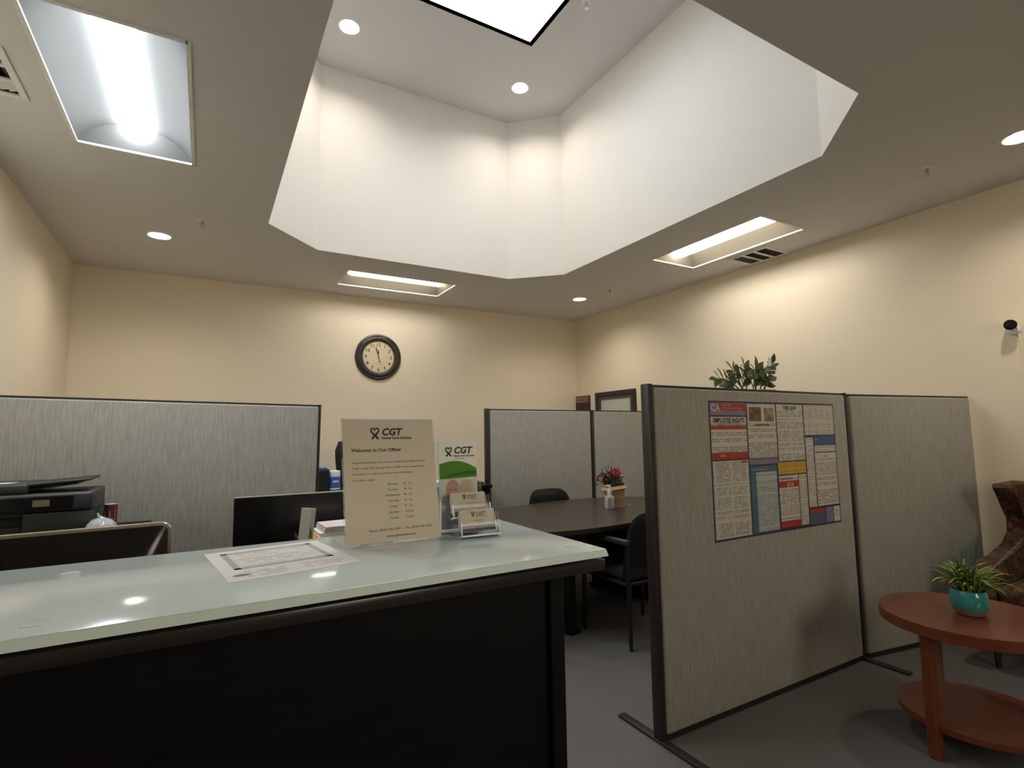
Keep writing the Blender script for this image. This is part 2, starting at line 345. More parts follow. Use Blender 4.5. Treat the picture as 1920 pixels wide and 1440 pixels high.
for (x, y), lb in zip(DOWNU, ('left one of two downlights inside the skylight well', 'right one of two downlights inside the skylight well')): downlight(x, y, ZU, lb)
def vent(x, y, label):
    t = thing('ceiling_vent', label, 'vent', (x, y, ZC), 0, 'white ceiling air vents'); w, l = VW / 2, VL / 2
    bm = new()
    for r in ((-w - .03, -w, -l - .03, l + .03), (w, w + .03, -l - .03, l + .03), (-w, w, -l - .03, -l), (-w, w, l, l + .03)): bx(bm, *r, -0.008, 0.002, 0.002, 1)
    for yy in (-l / 3, l / 3): bx(bm, -w, w, yy - .012, yy + .012, -0.007, 0.002)
    obj('frame', bm, WHITE, t, smooth=0)
    bm = new(); bx(bm, -w, w, -l, l, 0.10, 0.11)
    for r in ((-w - .006, -w, -l, l), (w, w + .006, -l, l), (-w, w, -l - .006, -l), (-w, w, l, l + .006)): bx(bm, *r, 0.003, 0.11)
    obj('duct', bm, DARKHOLE, t, smooth=0)
    bm = new(); bx(bm, -0.0008, 0.0008, -l / 3 + .014, l / 3 - .014, -0.011, 0.011); sl = mesh('slat', bm, 0); slw = sl.copy(); sl.materials.append(mat('brown_grey_slat', (0.10, 0.085, 0.075), 0.6)); slw.materials.append(WHITE)
    for c in (-1, 0, 1):
        for k in range(9):
            o = link('slat', slw if c == 1 else sl, None, t, (-w + 0.018 + k * (2 * w - 0.036) / 8, c * l * 2 / 3, 0.014 if c < 1 else 0.004), (0, R(-35 if c < 1 else 70), 0))
            if c == 1: o.scale = (1, 1, 1.5)
vent(*VENTS[0], 'small white air vent between a ceiling light and the right wall')
vent(*VENTS[1], 'white air vent cut off at the upper left edge of the picture')
def sprinkler(x, y, z, label):
    t = thing('sprinkler_head', label, 'sprinkler', (x, y, z), 0, 'ceiling sprinkler heads')
    bm = new(); lathe(bm, [(0.036, 0), (0.034, -0.006), (0.02, -0.009)], 20); obj('escutcheon', bm, WHITE, t)
    bm = new(); lathe(bm, [(0.009, -0.006), (0.009, -0.03), (0.005, -0.034)], 10); tube(bm, [(0.009, 0, -0.025), (0.018, 0, -0.04), (0.003, 0, -0.055)], 0.003, 6); tube(bm, [(-0.009, 0, -0.025), (-0.018, 0, -0.04), (-0.003, 0, -0.055)], 0.003, 6); obj('nozzle_frame', bm, CHROME, t)
    bm = new(); lathe(bm, [(0.019, -0.055), (0.019, -0.058)], 16); obj('deflector', bm, CHROME, t)
sprinkler(-0.075, 4.58, ZC, 'sprinkler head on the ceiling near the left downlight')
sprinkler(3.985, 4.63, ZC, 'tiny sprinkler head on the ceiling in the far right corner')
sprinkler(3.97, 1.50, ZC, 'sprinkler head on the dark ceiling at upper right')
sprinkler(2.525, 3.10, ZU, 'sprinkler head beside the skylight at the top edge of the picture')
# ------------------------------------------------------------------ wall clock
t = thing('wall_clock', 'round wall clock with a thick dark rim and cream face on the back wall', 'clock', (1.776, Y1, 2.335), UPRIGHT)
bm = new(); lathe(bm, [(0.277, 0.0), (0.279, 0.012), (0.272, 0.026), (0.258, 0.03), (0.25, 0.027), (0.236, 0.036), (0.214, 0.036), (0.202, 0.030), (0.196, 0.018), (0.196, 0.008)], 64, cap1=False)
obj('rim', bm, mat('clock_rim', (0.030, 0.022, 0.020), 0.32), t)
bm = new(); lathe(bm, [(0.197, 0.010), (0.195, 0.022), (0.189, 0.016), (0.188, 0.012)], 64, cap0=False, cap1=False); obj('inner_bezel', bm, mat('dull_brass', (0.42, 0.34, 0.20), 0.35, 0.6), t)
bm = new(); lathe(bm, [(0.197, 0.004), (0.197, 0.012)], 64); obj('dial', bm, mat('cream_dial', (0.72, 0.62, 0.43), 0.5, noise=(14, 0.35, (0.62, 0.52, 0.34))), t, smooth=0)
bm = new(); lathe(bm, [(0.181, 0.0), (0.183, 0.0)], 64, cap0=False, cap1=False); obj('minute_track', bm, INK, t, (0, 0, 0.0126), smooth=0)
for k in range(1, 13):
    a = R(90 - 30 * k); link('numeral', text_mesh([(str(k), 0.056, 0, -0.019, 'CENTER', 0, 0.0009)], 'numeral'), INK, t, (0.152 * math.cos(a), 0.152 * math.sin(a), 0.0128))
def hand(name, ln, tail, w, deg, z):
    bm = new(); pts = [(-0.003, -tail * 0.5), (-w * 0.9, -tail * 0.85), (0, -tail), (w * 0.9, -tail * 0.85), (0.003, -tail * 0.5), (0.003, ln * 0.45), (w, ln * 0.66), (0.002, ln), (-0.002, ln), (-w, ln * 0.66), (-0.003, ln * 0.45)]
    prism(bm, pts, 0, 0.0012); obj(name, bm, INK, t, (0, 0, z), (0, 0, R(-deg)), smooth=0)
hand('hour_hand', 0.085, 0.02, 0.010, 358.5, 0.0145); hand('minute_hand', 0.128, 0.075, 0.008, 344.5, 0.017)
bm = new(); lathe(bm, [(0.007, 0.012), (0.007, 0.02), (0.003, 0.022)], 16); obj('hub', bm, INK, t)
lettering(t, [('~ — — ~', 0.03, 0, -0.092, 'CENTER', 0, 0)], INK, 0.0127, 'maker_print')

# ------------------------------------------------------------------ partitions
def partition(name, label, L, H, loc, rz, posts=(1, 1), feet=(), roll=0.0, pw=(0.016, 0.016)):
    """panel from local x=0 to L, front face on -Y"""
    t = thing(name, label, 'partition', loc, (0, R(roll), R(rz)), 'grey fabric cubicle partitions')
    a = pw[0] if posts[0] else 0.0; b = L - (pw[1] if posts[1] else 0.0)
    bm = new(); bx(bm, a + .004, b - .004, -0.028, 0.028, 0.03, H - 0.012, 0.012, 3); obj('fabric_panel', bm, FABRIC, t)
    bm = new(); bx(bm, a, b, -0.019, 0.019, H - 0.014, H, 0.004, 2); obj('top_cap', bm, TRIMD, t)
    bm = new(); bx(bm, a, b, -0.02, 0.02, 0.004, 0.034, 0.003, 1); obj('base_rail', bm, TRIMD, t)
    for p, x, w in zip(posts, (0.0, L), pw):
        if p:
            bm = new(); bx(bm, x - w, x + w, -0.026, 0.026, 0.004, H + 0.004, 0.006, 2); obj('post', bm, TRIMD, t)
    for x in feet:
        bm = new(); bx(bm, x - .022, x + .022, -0.26, 0.26, 0.0, 0.013, 0.005, 2); obj('foot', bm, TRIMD, t)
    return t
partition('cubicle_partition', 'long grey partition at left behind the printer', 1.768, 1.607, (-1.115, 3.85, 0.026), 0, (0, 1), (), roll=1.0, pw=(0.01, 0.006))
partition('cubicle_partition', 'grey partition behind the oval table, left section with the dark end post', 1.25, 1.632, (2.36, 4.60, 0.0), 0, (1, 0), (0.0,), pw=(0.02, 0.01))
partition('cubicle_partition', 'grey partition behind the flowers below the framed pictures', 1.09, 1.632, (3.635, 4.60, 0.0), 0, (1, 0))
partition('cubicle_partition', 'tall grey partition in the foreground with the notice poster on it', 1.66, 1.605, (1.815, 1.869, 0.0), 0, (1, 1), (0.0, 1.67), pw=(0.017, 0.013))
partition('cubicle_partition', 'grey partition beside the side table, meeting the right wall', 1.205, 1.602, (3.51, 1.866, 0.0), -9.0, (0, 0))

# ------------------------------------------------------------------ notice poster
PWD, PH = 1.115, 0.705
t = thing('notice_poster', 'large labor law poster of many notices on the foreground partition', 'poster', (2.205, 1.8405, 0.83), UPRIGHT)
bm = new(); bx(bm, 0, PWD, 0, PH, -0.002, 0.0006); obj('backing_sheet', bm, mat('poster_indigo', (0.045, 0.04, 0.085), 0.35, spec=0.4), t, smooth=0)
PP = (0.62, 0.58, 0.52); PI = (0.10, 0.09, 0.09)
T1 = textmat('notice_print_a', PP, PI, 0.0105, 0.6, None, 3); T2 = textmat('notice_print_b', PP, PI, 0.0085, 0.62, 0.125, 11); T3 = textmat('notice_print_c', PP, PI, 0.012, 0.55, None, 29); T4 = textmat('notice_print_d', PP, PI, 0.007, 0.55, 0.062, 41)
T5 = textmat('notice_print_blue', (0.46, 0.50, 0.49), (0.12, 0.15, 0.17), 0.011, 0.5, None, 53); T6 = textmat('notice_print_yellow', (0.60, 0.38, 0.05), (0.30, 0.18, 0.03), 0.009, 0.6, 0.12, 5)
PW_ = mat('notice_white', PP, 0.5); RED = mat('notice_red', (0.42, 0.045, 0.03), 0.45); PURP = mat('notice_lilac', (0.24, 0.20, 0.30), 0.45); BLU = mat('notice_blue', (0.05, 0.11, 0.27), 0.45); TEAL = mat('notice_teal', (0.05, 0.13, 0.19), 0.45, noise=(9, 0.7, (0.10, 0.19, 0.24)))
LTX = mat('notice_pale_ink', (0.65, 0.58, 0.5), 0.5)
def nt_(u0, u1, v0, v1, m, z=0.0006, name='notice'): return card(t, name, u0 * PWD, u1 * PWD, PH * (1 - v1), PH * (1 - v0), z, m)
def tx(s, size, u, v, m=INK, al='LEFT', sh=0, wt=0.0, z=0.0026, sx=1.0):
    o = link('lettering', text_mesh([(s, size, 0, 0, al, sh, wt)]), m, t, (u * PWD, PH * (1 - v), z)); o.scale = (sx, 1, 1)
nt_(.008, .258, .012, .105, PURP); nt_(.06, .256, .018, .066, RED, .0013, 'header_band'); tx('CA', .052, .012, .075, LTX, wt=.001); tx('Labor Law', .017, .088, .036, LTX); tx('required notices for every employer', .011, .088, .056, LTX)
nt_(.008, .258, .115, .375, T1); nt_(.010, .256, .118, .172, PW_, .0013, 'header_band'); tx('EMPLOYEE RIGHTS', .034, .134, .158, INK, 'CENTER', wt=.001, sx=.86); nt_(.008, .258, .180, .207, RED, .0013, 'header_band'); tx('EMPLOYEE POLYGRAPH PROTECTION ACT', .010, .134, .172, INK, 'CENTER')
nt_(.008, .258, .376, .425, RED); tx('WHD', .018, .06, .408, LTX)
nt_(.008, .258, .436, .985, T2); nt_(.205, .250, .442, .455, RED, .0013, 'header_band')
nt_(.267, .485, .014, .428, T1); nt_(.270, .482, .02, .165, PW_, .0013, 'picture_field')
nt_(.280, .372, .04, .148, mat('notice_photo_a', (0.10, 0.06, 0.03), 0.5, noise=(22, 0.8, (0.30, 0.19, 0.04))), .0019, 'picture'); nt_(.395, .47, .045, .15, mat('notice_photo_b', (0.42, 0.36, 0.30), 0.5, noise=(16, 0.8, (0.10, 0.05, 0.035))), .0019, 'picture')
tx('YOUR RIGHTS AT WORK', .011, .376, .182, INK, 'CENTER', wt=.0005)
nt_(.267, .485, .436, .476, PURP); nt_(.267, .472, .487, .985, TEAL); nt_(.308, .466, .535, .975, T5, .0013, 'inset'); tx("Worker's Protection", .014, .28, .52, LTX)
nt_(.494, .712, .014, .462, T2); nt_(.497, .709, .018, .066, PW_, .0013, 'header_band'); tx('THE LAW', .032, .603, .058, INK, 'CENTER', wt=.001, sx=.9)
nt_(.482, .712, .470, .565, T6); nt_(.482, .640, .575, .925, T3); nt_(.482, .640, .620, .668, RED, .0013, 'header_band'); tx('$7.25', .026, .545, .660, LTX, wt=.0008); tx('EMPLOYEE RIGHTS', .016, .487, .608, INK, sx=.85); nt_(.482, .640, .930, .975, RED)
nt_(.646, .712, .575, .975, T4)
nt_(.722, .992, .014, .262, T4); nt_(.722, .790, .283, .845, T4); nt_(.798, .992, .277, .345, BLU); tx('notice', .013, .804, .305, LTX); nt_(.798, .992, .350, .402, T4); nt_(.798, .992, .410, .845, T1); nt_(.801, .989, .413, .455, PW_, .0013, 'header_band'); tx('Posting', .014, .89, .445, INK, 'CENTER')
nt_(.722, .858, .862, .985, mat('notice_slate', (0.10, 0.11, 0.20), 0.45)); nt_(.722, .858, .862, .892, RED, .0013, 'header_band'); nt_(.864, .930, .862, .985, PURP); nt_(.936, .992, .862, .985, PW_)
bm = new(); lathe(bm, [(0.014, 0), (0.019, 0)], 24, cap0=False, cap1=False); obj('emblem', bm, mat('notice_emblem', (0.35, 0.18, 0.25), 0.5), t, (.964 * PWD, PH * (1 - .915), .0015), smooth=0)

# ------------------------------------------------------------------ reception counter with glass top
CX1, CZ = 0.729, 1.137
t = thing('reception_counter', 'black reception counter filling the lower left foreground', 'counter', (0, 0, 0))
bm = new(); bx(bm, -1.12, 0.655, 1.0, 1.022, 0.0, 1.094, 0.001, 1); obj('front_panel', bm, ESPRESSO, t)
bm = new(); bx(bm, 0.655, 0.69, 0.985, 1.36, 0.0, 1.094, 0.002, 1); obj('end_panel', bm, ESPRESSO, t)
bm = new(); bx(bm, -1.12, CX1, 0.888, 1.362, 1.0945, 1.1165, 0.002, 2); obj('top_slab', bm, mat('espresso_top', (0.035, 0.027, 0.028), 0.25, noise=(1.0, 0.6, (0.016, 0.0125, 0.013)), stretch=(4, 60, 60)), t)
bm = new(); bx(bm, -1.12, 0.655, 1.335, 1.36, 0.0, 1.094); obj('rear_panel', bm, ESPRESSO, t)
t = thing('glass_countertop', 'pale frosted glass top on the black reception counter', 'countertop', (0, 0, 0))
GLASS = mat('frosted_glass', (0.69, 0.79, 0.775), 0.11, spec=0.5)
bm = new(); bx(bm, -1.12, CX1 + 0.003, 0.889, 1.363, 1.1235, CZ, 0.0012, 2); obj('glass_pane', bm, GLASS, t)
EDGE = mat('polished_glass_edge', (0.84, 1.0, 1.0), 0.15, spec=0.5)  # near-white cyan stands in for light piped through the glass
bm = new(); prism(bm, [(0.8895, CZ - .0004), (0.8815, 1.1236), (0.8895, 1.1236)], -1.12, CX1 + 0.003, Matrix(((0, 0, 1, 0), (1, 0, 0, 0), (0, 1, 0, 0), (0, 0, 0, 1)))); obj('polished_edge', bm, EDGE, t, smooth=0)  # strip sloped to catch overhead light
bm = new(); prism(bm, [(CX1 + .003, CZ - .0004), (CX1 + .008, 1.1236), (CX1 + .003, 1.1236)], 0.8895, 1.3628, Matrix(((1, 0, 0, 0), (0, 0, 1, 0), (0, 1, 0, 0), (0, 0, 0, 1)))); obj('polished_edge', bm, EDGE, t, smooth=0)
for x, y in ((0.681, 0.94), (-0.186, 0.946), (-0.205, 1.27), (0.69, 1.31)):
    bm = new(); lathe(bm, [(0.020, 1.1165), (0.020, 1.1235)], 24); s = obj('standoff', bm, ACRYLEDGE, t, (x, y, 0))
    bm = new(); lathe(bm, [(0.015, 0), (0.0145, 0.0006), (0.010, 0.0016), (0.004, 0.002)], 28); obj('cap', bm, mat('pale_cap', (0.66, 0.74, 0.72), 0.06), s, (0, 0, CZ))
# receptionist's lower desk behind the counter
t = thing('reception_desk', 'dark work surface behind the glass counter holding the nearest monitor', 'desk', (0, 0, 0))
bm = new(); bx(bm, -1.12, 0.64, 1.37, 1.98, 0.715, 0.745, 0.003, 1); obj('desk_top', bm, ESPRESSO, t)
for x in (-1.1, 0.6):
    bm = new(); bx(bm, x, x + .03, 1.40, 1.95, 0.0, 0.715); obj('side_panel', bm, ESPRESSO, t, smooth=0)

# ------------------------------------------------------------------ things on the counter
ZT = CZ + 0.0002
t = thing('certificate_sheet', 'white printed certificate lying on the glass counter', 'paper', (0.138, 1.181, ZT), R(7.5))
w, h = 0.115, 0.140
bm = new(); bx(bm, -w, w, -h, h, 0, 0.0004); obj('sheet', bm, PAPER, t, smooth=0)
BORD = mat('certificate_border', (0.42, 0.40, 0.40), 0.6)
bm = new(); iw, ih, oy = w - .025, .082, .030
for r in ((-iw, iw, oy + ih - .011, oy + ih), (-iw, iw, oy - ih, oy - ih + .011), (-iw, -iw + .011, oy - ih, oy + ih), (iw - .011, iw, oy - ih, oy + ih)): bx(bm, *r, 0, 0.0003)
obj('printed_border', bm, BORD, t, (0, 0, .0005), smooth=0)
card(t, 'body_print', -iw + .014, iw - .014, oy - ih + .014, oy + ih - .014, .0004, textmat('certificate_print', (0.80, 0.79, 0.78), (0.2, 0.19, 0.2), .011, .4, None, 17), .0002)
card(t, 'footer_print', -.08, -.01, -.125, -.075, .0004, textmat('certificate_print_b', (0.80, 0.79, 0.78), (0.22, 0.2, 0.22), .012, .45, None, 23), .0002)
card(t, 'footer_print', .02, .095, -.115, -.072, .0004, MATS['certificate_print_b'], .0002)
bm = new(); lathe(bm, [(0.014, 0), (0.0115, 0), (0.002, 0)], 24, cap0=False, sy=0.6); obj('seal', bm, mat('seal_grey', (0.16, 0.16, 0.17), 0.5), t, (-.088, -.1, .0007), smooth=0)

# slanted sign holder
t = thing('sign_holder', 'slanted clear sign holder with the cream office hours sheet', 'sign', (0.272, 1.199, ZT), (0, 0, R(0.5)))
tilt = (R(90 - 12), 0, 0); SW, SH = 0.220, 0.288
bm = new(); bx(bm, -.002, SW + .002, 0, SH, -0.0045, -0.0022); o = obj('back_sheet', bm, ACRYL, t, (0, 0, 0.002), tilt, smooth=0)
bm = new(); bx(bm, 0, SW, 0.002, SH - .004, -0.0020, -0.0014); pp = obj('paper', bm, mat('hours_paper', (0.66, 0.57, 0.44), 0.4, noise=(5, 0.25, (0.58, 0.49, 0.36))), t, (0, 0, 0.002), tilt, smooth=0)  # white sheet; the tan of its backlit shade is put into the colour
bm = new(); bx(bm, -.001, SW + .001, SH - .0045, SH - .001, -0.006, 0.001); obj('top_edge', bm, ACRYLEDGE, t, (0, 0, 0.002), tilt, smooth=0)
bm = new(); bx(bm, -.002, SW + .002, -0.001, 0.11, 0, 0.002); obj('foot_plate', bm, ACRYL, t, smooth=0)
for x in (-.003, SW + .001):
    bm = new(); bx(bm, x, x + .002, 0, SH - .004, -0.0048, 0.0005); obj('side_edge', bm, ACRYL, t, (0, 0, 0.002), tilt, smooth=0)
ribbon_logo(pp, .075, .250, .026, -.0012, INK)
tl = [('CGT', .0235, .090, .246, 'LEFT', .25, .0010), ('Home Care Services', .0088, .090, .2365, 'LEFT', 0, .0003), ('Welcome to Our Office!', .0116, .018, .207, 'LEFT', 0, .0003),
      ('We provide in-home care and our nurses are available 24 hours', .0068, .018, .180, 'LEFT', 0, 0), ('7 days a week. We can start with a FREE in-home assessment!', .0068, .018, .167, 'LEFT', 0, 0),
      ('Come see us or call us to receive more information.', .0068, .018, .154, 'LEFT', 0, 0), ('Our office is open:', .0068, .018, .140, 'LEFT', 0, 0)]
for k, (d, hr) in enumerate((('Monday', '9a - 5p'), ('Tuesday', '9a - 5p'), ('Wednesday', '9a - 5p'), ('Thursday', '9a - 5p'), ('Friday', '9a - 5p'), ('Saturday', 'Closed'), ('Sunday', 'Closed'))):
    tl += [(d, .0072, .110, .128 - k * .0128, 'CENTER', 0, 0), (hr, .0072, .146, .128 - k * .0128, 'CENTER', 0, 0)]
tl += [('Phone: (818) 240-5997  -  Fax: (818) 945-5220', .0078, .125, .026, 'CENTER', 0, 0), ('www.cgthomecare.com', .0072, .125, .012, 'CENTER', 0, .0001)]
lettering(pp, tl[:2], INK, -.0011, 'heading'); lettering(pp, tl[2:3], INK, -.0011, 'greeting'); lettering(pp, tl[3:7], INK, -.0011, 'paragraph')
lettering(pp, tl[7:-2], INK, -.0011, 'opening_hours'); lettering(pp, tl[-2:], INK, -.0011, 'contact_lines')

# brochure and card holder
HB = (0.570, 1.142, ZT); HR = R(-5)
t = thing('brochure_holder', 'clear plastic holder with one brochure pocket and two card pockets', 'holder', HB, HR)
def pocket(name, y, w, d, z0, z1, lean=0.0, x=0.0):
    M = Matrix.Translation((x, y, z0)) @ Matrix.Rotation(-lean, 4, 'X'); hgt = z1 - z0; bm = new()
    bx(bm, -w, w, 0, .002, 0, hgt * .55, M=M); bx(bm, -w, w, d, d + .002, 0, hgt, M=M); bx(bm, -w, -w + .002, 0, d, 0, hgt, M=M); bx(bm, w - .002, w, 0, d, 0, hgt, M=M)
    obj(name, bm, ACRYL, t, smooth=0)
    bm = new(); bx(bm, -w - .001, w + .001, -.001, d + .003, -.004, .0, 0.001, 1, M=M); bx(bm, -w - .001, -w + .001, -.001, .002, 0, hgt * .6, M=M); bx(bm, w - .001, w + .001, -.001, .002, 0, hgt * .6, M=M)
    obj('moulded_edge', bm, ACRYLEDGE, t, smooth=0)
pocket('card_pocket', .002, .048, .020, .008, .058, .22); pocket('card_pocket', .045, .048, .020, .045, .095, .22, -.006); pocket('brochure_pocket', .088, .055, .030, .006, .125, .10, -.016)
bm = new(); bx(bm, -.054, .054, 0, .12, 0, .0025, 0.001, 1); bx(bm, -.054, -.052, .0, .12, 0, .03); bx(bm, .052, .054, 0, .12, 0, .03); obj('base', bm, ACRYL, t, smooth=0)
LOGOINK = INK
def cards(label, y, z, x):
    M = Euler((0, 0, HR)).to_matrix(); p = Vector(HB) + M @ Vector((x, y, z))
    c = thing('business_cards', label, 'business cards', p, (R(90 - 12.5), 0, HR), 'stacks of business cards')
    bm = new(); prism(bm, rrect(.088, .051, .004, 3, 0, .0255), -.012, 0); obj('card_stack', bm, TANPAPER, c, smooth=0)
    card(c, 'dark_band', -.044, .044, .001, .0135, .0002, mat('card_band', (0.06, 0.05, 0.055), 0.5), .0002)
    ribbon_logo(c, -.011, .040, .011, .0006, LOGOINK)
    lettering(c, [('CGT', .0115, -.004, .0365, 'LEFT', .25, .0002), ('Home Care Services', .0035, -.004, .033, 'LEFT', 0, 0), ('In-Home Care', .0042, .004, .024, 'CENTER', 0, 0), ('Services', .0036, .004, .0185, 'CENTER', 0, 0)], LOGOINK, .0006)
cards('stack of cream business cards in the front pocket of the clear holder', .0215, .012, 0)
cards('stack of cream business cards in the rear pocket below the brochures', .0645, .049, -.006)
M3 = Euler((0, 0, HR)).to_matrix(); p = Vector(HB) + M3 @ Vector((-.017, .103, .0075))
c = thing('brochures', 'stack of tall brochures with a green swoosh and a photo of two people', 'brochure', p, (R(90 - 6), 0, HR))
bm = new(); bx(bm, -.05, .05, 0, .2155, -.011, 0); obj('folded_sheets', bm, mat('brochure_white', (0.74, 0.71, 0.66), 0.35), c, smooth=0)
G1 = mat('swoosh_green', (0.078, 0.255, 0.02), 0.5, spec=.2); G2 = mat('swoosh_dark_green', (0.035, 0.15, 0.012), 0.5, spec=.2)
def band(top, bot, m, z, n=14, name='green_swoosh'):
    bm = new(); grid(bm, [[(-.05 + .1 * k / n, top(k / n), 0) for k in range(n + 1)], [(-.05 + .1 * k / n, bot(k / n), 0) for k in range(n + 1)]]); obj(name, bm, m, c, (0, 0, z), smooth=0)
band(lambda u: .158 + .013 * math.sin(math.pi * (u * .85 + .05)) - .014 * u * u, lambda u: .122 + .004 * u, G1, .0003)
band(lambda u: .126 + .016 * math.sin(math.pi * u * .62), lambda u: .126 + .008 * u, G2, .0005)
card(c, 'photo_field', -.05, .05, .0, .123, .0002, mat('brochure_photo', (0.52, 0.50, 0.46), 0.35, noise=(9, 0.4, (0.40, 0.40, 0.37))), .0002)
SK1 = mat('print_skin_a', (0.42, 0.22, 0.13), 0.4, noise=(30, 0.5, (0.30, 0.15, 0.09))); SK2 = mat('print_skin_b', (0.50, 0.30, 0.20), 0.4, noise=(30, 0.5, (0.40, 0.22, 0.14))); HAIR = mat('print_hair', (0.52, 0.44, 0.33), 0.5)
for nm, x, y, rx, ry, m, z in (('printed_face', -.016, .094, .0185, .0275, SK1, .0006), ('printed_hair', .021, .092, .022, .028, HAIR, .0007), ('printed_face', .019, .082, .016, .022, SK2, .0009)):
    bm = new(); lathe(bm, [(1, 0), (.5, 0), (.02, 0)], 24, sx=rx, sy=ry, cap0=False); obj(nm, bm, m, c, (x, y, z), smooth=0)
bm = new()
for x, y in ((-.023, .096), (-.009, .096), (.013, .084), (.025, .084)): lathe(bm, [(.0028, 0), (.0003, 0)], 10, Matrix.Translation((x, y, 0)), cap0=False, sy=.5)
for x, y in ((-.016, .078), (.019, .069)): bx(bm, x - .006, x + .006, y - .0007, y + .0007, 0, .0001)
obj('printed_features', bm, mat('print_feature', (0.10, 0.05, 0.04), 0.5), c, (0, 0, .0012), smooth=0)
ribbon_logo(c, -.024, .191, .022, .0006, LOGOINK)
lettering(c, [('CGT', .0235, -.011, .187, 'LEFT', .25, .0008), ('Home Care Services', .0068, -.011, .1785, 'LEFT', 0, .0002), ('Our services', .005, .006, .1725, 'CENTER', 0, 0)], LOGOINK, .0006)

# ------------------------------------------------------------------ behind the counter, left
t = thing('computer_monitor', 'black monitor seen from behind with a pale gold edge, left foreground', 'monitor', (-0.40, 1.72, 0.745), R(3.5))
bm = new(); prism(bm, rrect(0.66, 0.40, 0.022, 5, 0, 0.20), -0.010, 0.010, Matrix.Translation((0, 0.012, 0)) @ Matrix.Rotation(R(90), 4, 'X'), 0.002, 1); obj('edge_frame', bm, SILVER, t)
bm = new(); A = rrect(0.645, 0.385, 0.018, 5, 0, 0.20); B = rrect(0.56, 0.25, 0.03, 5, 0, 0.165)
ra = [bm.verts.new((x, -0.0, z)) for x, z in A]; rb = [bm.verts.new((x, -0.040, z)) for x, z in B]; n = len(A)
for k in range(n): bm.faces.new((ra[k], ra[(k + 1) % n], rb[(k + 1) % n], rb[k]))
bm.faces.new(rb); bm.faces.new(ra[::-1]); obj('back_cover', bm, GLOSSB, t, smooth=20)
bm = new(); bx(bm, -.30, .215, -.036, -.026, .311, .3155); obj('vent_slit', bm, SILVER, t, smooth=0)
bm = new(); bx(bm, -.0022, .0022, -.0435, -.040, .15, .27); vs = mesh('vent_rib', bm, 0)
for k in range(30): link('vent_rib', vs, BLACK, t, (-.26 + k * .012, 0, 0))
bm = new(); bx(bm, -.32, .32, .022, .024, .02, .38); obj('screen', bm, GLOSSB, t, smooth=0)
bm = new(); bx(bm, -.05, .05, -.055, -.03, .01, .16, .006, 2); bx(bm, -.11, .11, -.11, .06, 0, .012, .005, 2); obj('stand', bm, CHROME, t)
for o in [x for x in bpy.data.objects if x.parent == t and x.name.split('.')[0] != 'stand']: o.location.z += 0.010

t = thing('low_cabinet', 'dark cabinet under the printer against the left partition', 'cabinet', (0, 0, 0))
bm = new(); bx(bm, -1.12, -0.255, 3.06, 3.81, 0.885, 0.912, .002, 1); obj('cabinet_top', bm, ESPRESSO, t)
bm = new(); bx(bm, -1.11, -0.275, 3.09, 3.80, 0.0, 0.885); obj('body', bm, ESPRESSO, t, smooth=0)
for x in (-1.10, -.69):
    bm = new(); bx(bm, x, x + .40, 3.075, 3.09, .06, .87, .002, 1); d = obj('door', bm, ESPRESSO, t)
    bm = new(); tube(bm, [(x + .2, 3.068, .70), (x + .2, 3.055, .71), (x + .2, 3.055, .81), (x + .2, 3.068, .82)], .005, 8); obj('handle', bm, CHROME, d)
# printer
t = thing('printer', 'charcoal multifunction printer with a raised document tray', 'printer', (-0.725, 3.22, 0.912), R(1))
bm = new(); bx(bm, -.27, .27, .10, .43, .0, .075, .008, 2); bx(bm, -.27, .27, .0, .43, .0, .03, .006, 2); bx(bm, .02, .27, .01, .43, .03, .14, .006, 2); bx(bm, -.27, -.20, .01, .43, .03, .14, .006, 2); bx(bm, -.27, .27, .06, .43, .12, .155, .004, 1); obj('body', bm, SATIN, t)
bm = new(); bx(bm, -.20, .02, .12, .14, .03, .13); obj('output_slot', bm, BLACK, t, smooth=0)
bm = new(); bx(bm, -.27, .27, .0, .43, .145, .225, .012, 3); obj('scanner_unit', bm, SATIN, t)
bm = new(); bx(bm, -.13, .20, -.006, .004, .152, .215, .002, 1, M=None); pn = obj('control_panel', bm, GLOSSB, t)
bm = new(); bx(bm, .055, .115, -.0075, -.0055, .17, .2); obj('display', bm, mat('printer_display', (0.25, 0.22, 0.15), 0.2), pn, smooth=0)
bm = new(); bx(bm, -.28, .02, .05, .42, .225, .272, .014, 3); obj('document_feeder', bm, SATIN, t)
bm = new(); bx(bm, -.04, .25, .08, .40, -.005, .005, .003, 1, M=Matrix.Translation((0, 0, .262)) @ Matrix.Rotation(R(-4), 4, 'Y')); bx(bm, .0, .2, .1, .38, -.004, .004, M=Matrix.Translation((0, 0, .238)) @ Matrix.Rotation(R(-7), 4, 'Y')); obj('document_tray', bm, BLACK, t)
bm = new(); prism(bm, [(-.05, -.02), (.045, -.03), (.06, .04), (-.03, .05)], 0, .0015); tag(obj('paper_slip', bm, PAPER, None, (-0.83, 3.38, 1.1843), smooth=0), 'small white paper slip on top of the printer', 'paper')
